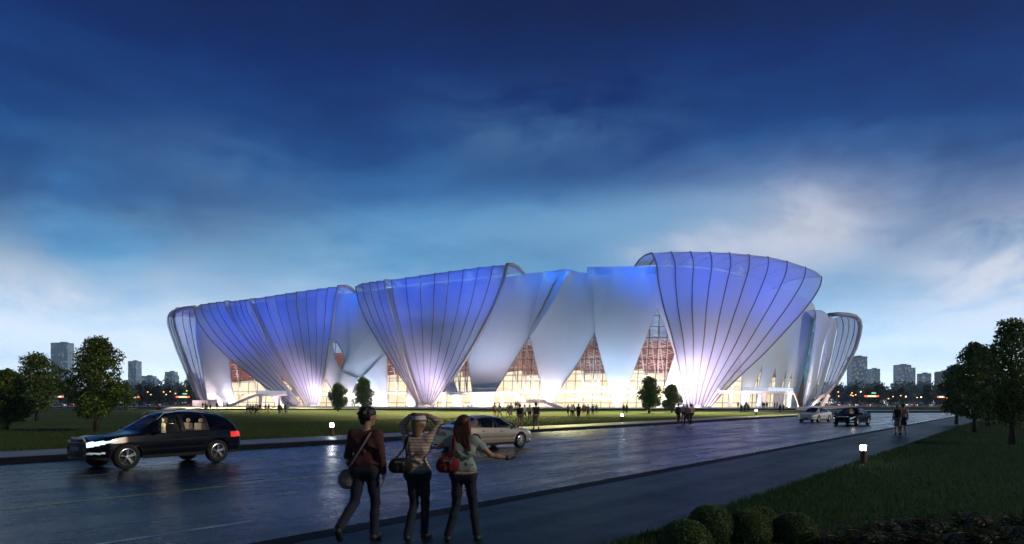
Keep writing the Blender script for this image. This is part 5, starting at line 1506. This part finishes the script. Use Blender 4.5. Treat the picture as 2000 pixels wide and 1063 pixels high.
def car(name, label, loc, rz, scale, S, paint_m, group=None, lights=False, tail=False):
    """S: shape table. Body lofted from cross-sections along x (front +x); doors, windows and lamps are the faces of their own regions"""
    root = empty(name, label, 'car', loc, rz, group); root.scale = (scale,)*3
    L = S['len']/2; ns, nl, nu_ = 210, 22, 28
    xs = np.linspace(-L, L, ns); bel = lambda x: interp(x, S['belt']); top = lambda x: max(interp(x, S['top']), bel(x)+.012)
    def sm(fn):
        v = np.array([fn(x) for x in xs])
        for _ in range(3): v[1:-1] = (v[:-2]+2*v[1:-1]+v[2:])/4
        return v
    vb, vt, vw = sm(bel), sm(top), sm(lambda x: interp(x, S['w']))
    ax_ = S['axles']; wr = S['wheel']
    def zb(x):
        z = S['sill'] if abs(x) < L-.35 else S['sill']+.10*((abs(x)-L+.35)/.35)
        for a in ax_:
            d = abs(x-a)
            if d < wr*1.17: z = max(z, wr*.98+math.sqrt((wr*1.17)**2-d*d))
        return z
    half = []
    for i, x in enumerate(xs):
        w_, b_, t_ = vw[i], vb[i], vt[i]; z0 = min(zb(x), b_-.05); row = []
        for j in range(nl):
            q = j/nl; z = z0+(b_-z0)*q; zr = (z-S['sill'])/(b_-S['sill'])
            y = w_*(.93+.07*math.sin(min(1, max(0, zr)*1.55)*math.pi/2) - .045*max(0, zr-.72)/.28 - .012*math.exp(-((zr-.42)/.05)**2))
            row.append((x, y, z))
        ys = row[-1][1]*.985; h = t_-b_
        n_ = 2.0+min(1, h/.45)*1.4; tum = .30*min(1, h/.5)
        for j in range(nu_+1):
            a = (j/nu_)*math.pi/2
            y = ys*math.cos(a)**(2/n_); zr = math.sin(a)**(2/n_)
            row.append((x, y*(1-tum*zr), b_+h*zr))
        half.append(row)
    nr = len(half[0]); V = []; idx = {}
    for i in range(ns):
        for j in range(nr):
            idx[(i, j, 1)] = len(V); x, y, z = half[i][j]; V.append((x, y, z))
            if j == nr-1: idx[(i, j, -1)] = idx[(i, j, 1)]
            else: idx[(i, j, -1)] = len(V); V.append((x, -y, z))
    reg = {}
    def put(k, f): reg.setdefault(k, []).append(f)
    for i in range(ns-1):
        for j in range(nr-1):
            x = (xs[i]+xs[i+1])/2; z = sum(half[a][c][2] for a, c in ((i, j), (i+1, j), (i, j+1), (i+1, j+1)))/4
            y = (half[i][j][1]+half[i+1][j+1][1])/2; up = (j-nl)/nu_
            for s in (1, -1):
                k = S['region'](x, y, z, up, vb[i], vt[i])
                f = (idx[(i, j, s)], idx[(i+1, j, s)], idx[(i+1, j+1, s)], idx[(i, j+1, s)])
                if s == 1: f = f[::-1]
                if k in ('front_door', 'rear_door', 'side_window', 'headlight', 'tail_light', 'fog_lamp'): k = (k, s)
                put(k, f)
    # nose and tail caps
    for i, sg in ((ns-1, 1), (0, -1)):
        ring = [idx[(i, j, 1)] for j in range(nr)]; prev = None
        for kk in (.66, .33, 0):
            o_ = len(V)
            for j in range(nr):
                x, y, z = half[i][j]; V.append((x+sg*.05*(1-kk*kk), y*kk, z))
            for s in (1,): pass
            cur = list(range(o_, o_+nr))
            a = prev or ring
            for j in range(nr-1):
                f = (a[j], cur[j], cur[j+1], a[j+1])
                put(S['cap'](V[cur[j]], sg), f if sg > 0 else f[::-1])
            prev = cur
        ringm = [idx[(i, j, -1)] for j in range(nr)]; prev = None
        for kk in (.66, .33, 0):
            o_ = len(V)
            for j in range(nr):
                x, y, z = half[i][j]; V.append((x+sg*.05*(1-kk*kk), -y*kk, z))
            cur = list(range(o_, o_+nr)); a = prev or ringm
            for j in range(nr-1):
                f = (a[j], a[j+1], cur[j+1], cur[j])
                put(S['cap'](V[cur[j]], sg), f if sg > 0 else f[::-1])
            prev = cur
    mk = {'body': paint_m, 'front_door': paint_m, 'rear_door': paint_m, 'side_window': M_cglass, 'windscreen': M_cglass, 'rear_window': M_cglass,
          'headlight': M_hl_on if lights else M_hl_dim, 'tail_light': M_tl_on if tail else M_tl, 'trim': M_under, 'fog_lamp': M_hl_dim, 'pillar': M_under, 'chrome': M_chrome}
    objs = {}
    for k, fs in reg.items():
        kn = k[0] if isinstance(k, tuple) else k
        used_ = sorted({v for f in fs for v in f}); mp = {v: i for i, v in enumerate(used_)}
        mb = MB(); mb.add([V[v] for v in used_], [tuple(dict.fromkeys(mp[v] for v in f)) for f in fs if len(set(f)) > 2])
        nm = {'front_door': 'door', 'rear_door': 'door', 'pillar': 'pillar_trim', 'trim': 'bumper_trim', 'chrome': 'window_trim'}.get(kn, kn)
        o = mb.build(nm, mk[kn], root, smooth=True); objs[k] = o
    for k, o in objs.items():
        if isinstance(k, tuple) and k[0].endswith('door'):
            xh = S['handle'][k[0]]; w_ = interp(xh, S['w'])
            mb = MB(); zz_ = interp(xh, S['belt'])-.14; mb.tube([(xh-.11, k[1]*(w_*.985+.01), zz_), (xh-.05, k[1]*(w_+.03), zz_), (xh+.05, k[1]*(w_+.03), zz_), (xh+.11, k[1]*(w_*.985+.01), zz_)], .016, 6)
            h = mb.build('handle', S.get('handle_m', paint_m), o, smooth=True)
    # mirrors
    mx = S['mirror']
    for s in (1, -1):
        w_ = interp(mx, S['w']); mb = MB()
        mb.sphere((mx, s*(w_+.07), interp(mx, S['belt'])+.08), .1, 14, 10, (.75, 1.25, .85)); mb.tube([(mx-.02, s*(w_*.9), interp(mx, S['belt'])+.02), (mx-.02, s*(w_+.05), interp(mx, S['belt'])+.05)], .03, 6)
        mb.build('mirror', S.get('mirror_m', paint_m), root, smooth=True)
    # underside, seats
    mb = MB(); mb.box((0, 0, S['sill']+.19), (S['len']*.84, S['track']*2-.44, .34)); mb.box((-L*.66, 0, bel(-1.5)-.11), (L*.50, S['track']*2-.26, .2)); mb.build('chassis', M_under, root)  # second box is added to block tail-light glow through the glass
    mb = MB()
    for sx_ in S['seats']:
        for s in (-.38, .38):
            mb.box((sx_, s, bel(0)-.30), (.5, .5, .18)); mb.box((sx_-.24, s, bel(0)-.02), (.16, .48, .55), taper=.85); mb.sphere((sx_-.28, s, bel(0)+.34), .1, 10, 8, (.6, 1.2, .8))
    mb.build('seats', M_seat, root, smooth=False)
    # wheels
    for a in ax_:
        for s in (1, -1):
            c = (a, s*(S['track']-.11), wr); r_ = wr
            mb = MB(); pr = [(r_*.66, -.10), (r_*.9, -.115), (r_*.985, -.09), (r_, -.04), (r_, .04), (r_*.985, .09), (r_*.9, .115), (r_*.66, .10)]
            mb.lathe(pr, 32, c, 'y'); w0 = mb.build('wheel', M_tyre, root, smooth=True)
            mb = MB(); yo = s*.085
            mb.lathe([(r_*.66, yo+s*.015), (r_*.62, yo+s*.02), (r_*.60, yo-s*.03)], 32, c, 'y')
            for k in range(S.get('spokes', 5)):
                for dd in (-.13, .13):
                    an = 2*math.pi*k/S.get('spokes', 5)+.3
                    p0 = (c[0]+math.cos(an+dd*1.6)*r_*.12, c[1]+yo, c[2]+math.sin(an+dd*1.6)*r_*.12); p1 = (c[0]+math.cos(an+dd)*r_*.62, c[1]+yo+s*.005, c[2]+math.sin(an+dd)*r_*.62)
                    mb.tube([p0, p1], [.024, .018], 5)
            mb.lathe([(0, yo+s*.025), (r_*.13, yo+s*.02), (r_*.15, yo-s*.02)], 16, c, 'y')
            mb.build('rim', M_rim, w0)
            mb = MB(); mb.lathe([(0, yo-s*.045), (r_*.64, yo-s*.045)], 24, c, 'y'); mb.build('brake_disc', M_under, w0)
    # front grille: frame, bars
    g = S['grille']; xf = L+.035
    def gx(y): return xf-.22*(abs(y)/.75)**2
    mb = MB(); P = g['poly']; n_ = len(P)
    mb.add([(gx(y)-.02, y, z) for y, z in P]+[(gx(y)-.12, y, z) for y, z in P], [tuple(range(n_))[::-1]]+[(i, (i+1) % n_, n_+(i+1) % n_, n_+i) for i in range(n_)])
    gr = mb.build('grille', M_under, root)
    mb = MB(); mb.tube([(gx(y), y, z) for y, z in P+[P[0]]], g.get('fr', .022), 5)
    zs = [z for y, z in P]
    for z in np.linspace(min(zs)+.03, max(zs)-.03, g['bars']):
        s_ = xspan([(y, zz_) for y, zz_ in P], z)
        if s_: mb.tube([(gx(y)+.0, y, z) for y in np.linspace(s_[0], s_[1], 9)], g.get('br', .010), 4)
    q = mb.build('grille_bars', S.get('grille_m', M_chrome), gr)
    if g.get('rings'):
        mb = MB()
        for k in range(4):
            cy = -.135+.09*k
            mb.tube([(gx(cy)+.02, cy+.06*math.cos(t_), g['rings']+.06*math.sin(t_)) for t_ in np.linspace(0, 2*math.pi, 21)], .009, 5)
        mb.build('emblem', M_chrome, gr)
    mb = MB(); mb.box((xf+.0, 0, g['plate']), (.03, .50, .115)); mb.build('number_plate', M_plateb, root)
    mb = MB(); mb.box((-L-.055, 0, S['rplate']), (.03, .46, .16)); mb.build('number_plate', M_plate, root)
    if S.get('chrome_bar'):
        mb = MB(); mb.box((-L-.05, 0, S['rplate']+.12), (.03, .62, .03)); mb.build('trunk_trim', M_chrome, root)
    if S.get('rails'):
        mb = MB()
        for s in (-1, 1):
            mb.tube([(x, s*.60, interp(x, S['top'])+dz) for x, dz in ((-1.75, -.03), (-1.55, .055), (-.6, .06), (.2, .05), (.42, -.03))], .02, 6)
        mb.build('roof_rails', M_chrome, root)
    mb = MB(); mb.lathe([(0, .0), (.03, .0), (.012, .05), (0, .06)], 8, (-.9 if not S.get('rails') else -1.7, 0, interp(-.9, S['top'])-.01)); mb.build('antenna', M_under, root)
    # exhaust, lower lip
    mb = MB(); mb.tube([(L-.02, -.55, S['sill']+.07), (L+.05, 0, S['sill']+.07), (L-.02, .55, S['sill']+.07)], .035, 6); mb.build('front_lip', M_under, root)
    return root

# --- sport utility
def reg_suv(x, y, z, up, b_, t_):
    h = t_-b_
    if up < 0:
        if x > 1.78 and y > .44 and z > .72+.17*(2.42-x)/.62 and z < .905-.03*(x-1.8)/.6: return 'headlight'
        if x > 2.1 and .50 < z < .55 and y > .5: return 'fog_lamp'
        if x < -2.0 and .86 < z < 1.04 and y > .5: return 'tail_light'
        if z < .40: return 'trim'
        if -.22 < x < .84 and z > .42: return 'front_door'
        if -1.2 < x < -.24 and z > .42 and (x+1.5)**2+(z-.38)**2 > .27: return 'rear_door'
        return 'body'
    zr = (z-b_)/max(h, .01)
    if h > .16 and up < .62:
        sl_ = .10*(1-zr)
        if .07 < zr < .86:
            if -.26 < x < .90-.80*zr: return 'side_window'
            if -1.10+sl_*.5 < x < -.36: return 'side_window'
            if -1.95-.42*zr+.34*zr+.05 < x < -1.20: 
                if x > -2.02+.52*(zr)**2: return 'side_window'
            if -1.25 < x < -.1: return 'pillar'
        if zr > .86 and -2.0 < x < .9 and up < .36 or (zr < .07 and -2.1 < x < 1.2): return 'chrome' if zr < .05 else 'body'
    if up >= .60 and .22 < x < 1.05 and h > .12: return 'windscreen'
    if up >= .62 and -2.5 < x < -2.08 and h > .15: return 'rear_window'
    if up >= .45 and x < -2.1 and h > .2: return 'rear_window'
    return 'body'
M_sat = mat('satin_grille_bars', (.62, .64, .68), .4, .2)
SUV = dict(grille_m=M_sat, len=4.98, sill=.30, wheel=.385, axles=(1.50, -1.50), track=.97, seats=(.0, -.95), mirror=.66, rails=True, spokes=5,
    belt=[(-2.49,.92),(-2.40,1.02),(-2.2,1.10),(-1.5,1.12),(0,1.08),(1.0,1.045),(1.6,1.0),(2.15,.93),(2.42,.88),(2.49,.84)],
    top=[(-2.49,.96),(-2.42,1.10),(-2.30,1.34),(-2.05,1.58),(-1.8,1.65),(-1.0,1.74),(-.4,1.745),(0,1.71),(.26,1.62),(.98,1.15),(1.15,1.11),(2.0,1.03),(2.35,.93),(2.49,.87)],
    w=[(-2.49,.74),(-2.40,.86),(-2.2,.93),(-1.5,.985),(1.5,.985),(2.0,.95),(2.28,.86),(2.42,.74),(2.49,.60)], region=reg_suv, cap=lambda v, s: 'body' if v[2] > .42 else 'trim',
    handle=dict(front_door=-.05, rear_door=-.95), grille=dict(poly=[(-.36,.97),(.36,.97),(.42,.90),(.40,.60),(.31,.40),(-.31,.40),(-.40,.60),(-.42,.90)], bars=7, rings=.84, plate=.66, fr=.028), rplate=.80)
def base(px, py): return gp(px, py, 0)
pA, pB = gp(240, 919), gp(411, 911.5)
ctr = gp(302, 909); 
suv = car('suv', 'black SUV with a lit white headlight crossing the wet road at the left', (ctr.x-.05, ctr.y+.35, 0), R(237), .91, SUV, paint('black', (.004, .005, .010), 0, .2, .12), lights=True, tail=True)
def inside(o, x, y, z): return Matrix.LocRotScale(o.location, o.rotation_euler, o.scale) @ Vector((x, y, z))
lamp('car_interior_fill', 'POINT', inside(suv, -.45, 0, 1.50), None, 22, (1, .86, .66), shadow_soft_size=.05)  # added point light, brightens the dark windows from inside
lamp('headlight_beam', 'SPOT', (ctr.x-1.55, ctr.y-2.0, .78), (-.62, -.78, -.16), 160, (.75, .9, 1), spot_size=R(60), spot_blend=.9, shadow_soft_size=.1)

def reg_sedan(x, y, z, up, b_, t_):
    h = t_-b_
    if up < 0:
        if x > 1.92 and y > .5 and b_-.15+.10*(2.3-x)/.4 < z < b_-.03: return 'headlight'
        if x > 2.1 and .33 < z < .39 and y > .5: return 'fog_lamp'
        if x < -2.12 and .62 < z < .92 and y > .58: return 'tail_light'
        if z < .29: return 'trim'
        if .05 < x < 1.12 and z > .30: return 'front_door'
        if -1.02 < x < .03 and z > .30 and (x+1.42)**2+(z-.33)**2 > .2: return 'rear_door'
        return 'body'
    zr = (z-b_)/max(h, .01)
    if h > .14 and up < .60:
        if .08 < zr < .84:
            if .02 < x < 1.24-.98*zr: return 'side_window'
            if -.92 < x < -.06: return 'side_window'
            if -1.42+.62*zr < x < -.98: return 'side_window'
            if -1.0 < x < .05: return 'pillar'
    if up >= .58 and .42 < x < 1.36 and h > .10: return 'windscreen'
    if up >= .55 and -1.95 < x < -1.02 and h > .10: return 'rear_window'
    if x < -2.2 and up > .2 and h < .1 : return 'body'
    return 'body'
SED = dict(len=4.80, sill=.20, wheel=.335, axles=(1.44, -1.42), track=.90, seats=(.2, -.72), mirror=.92, spokes=7, chrome_bar=True,
    belt=[(-2.4,.86),(-2.3,.94),(-1.9,.97),(-.8,.95),(.6,.91),(1.2,.87),(1.9,.78),(2.3,.70),(2.4,.64)],
    top=[(-2.4,.90),(-2.32,1.0),(-1.85,1.045),(-1.65,1.09),(-1.0,1.37),(-.5,1.44),(0,1.45),(.45,1.40),(1.30,.98),(1.45,.94),(2.0,.85),(2.28,.76),(2.4,.67)],
    w=[(-2.4,.72),(-2.3,.82),(-2.0,.88),(-1.2,.905),(1.2,.905),(1.9,.88),(2.2,.80),(2.34,.70),(2.4,.58)], region=reg_sedan, cap=lambda v, s: 'body' if v[2] > .30 else 'trim',
    handle=dict(front_door=.2, rear_door=-.85), grille=dict(poly=[(-.40,.67),(.40,.67),(.37,.46),(-.37,.46)], bars=6, plate=.38, fr=.02), rplate=.72)
c = gp(952, 876)
M_silver = paint('silver', (.46, .38, .30), .5, .3)
car('sedan', 'silver sedan seen from behind, driving right past the foreground walkers', (c.x-.15, c.y-.1, 0), R(48), .93, SED, M_silver, tail=True)
LUX = dict(SED); LUX['grille'] = dict(poly=[(-.36,.69),(.36,.69),(.40,.50),(-.40,.50)], bars=4, plate=.36, fr=.025)
c = gp(1592, 824)
car('sedan', 'white sedan with a dark grille, coming along the far road', (c.x, c.y, 0), R(226), .98, LUX, paint('white', (.80, .74, .64), .0, .3))
c = gp(1664, 830)
BLK = dict(SED); BLK['grille'] = dict(poly=[(-.46,.72),(.46,.72),(.42,.46),(-.42,.46)], bars=5, plate=.34, fr=.025); BLK['handle_m'] = M_under
blk = car('sedan', 'black sedan with a wide chrome grille beside the white sedan', (c.x, c.y, 0), R(226), 1.0, BLK, paint('deep_black', (.004, .004, .006), 0, .45, .02), lights=False)
lamp('car_interior_fill', 'POINT', inside(blk, -.3, 0, 1.28), None, 12, (1, .80, .55), shadow_soft_size=.05)  # added fill inside the cabin, brightens its windows
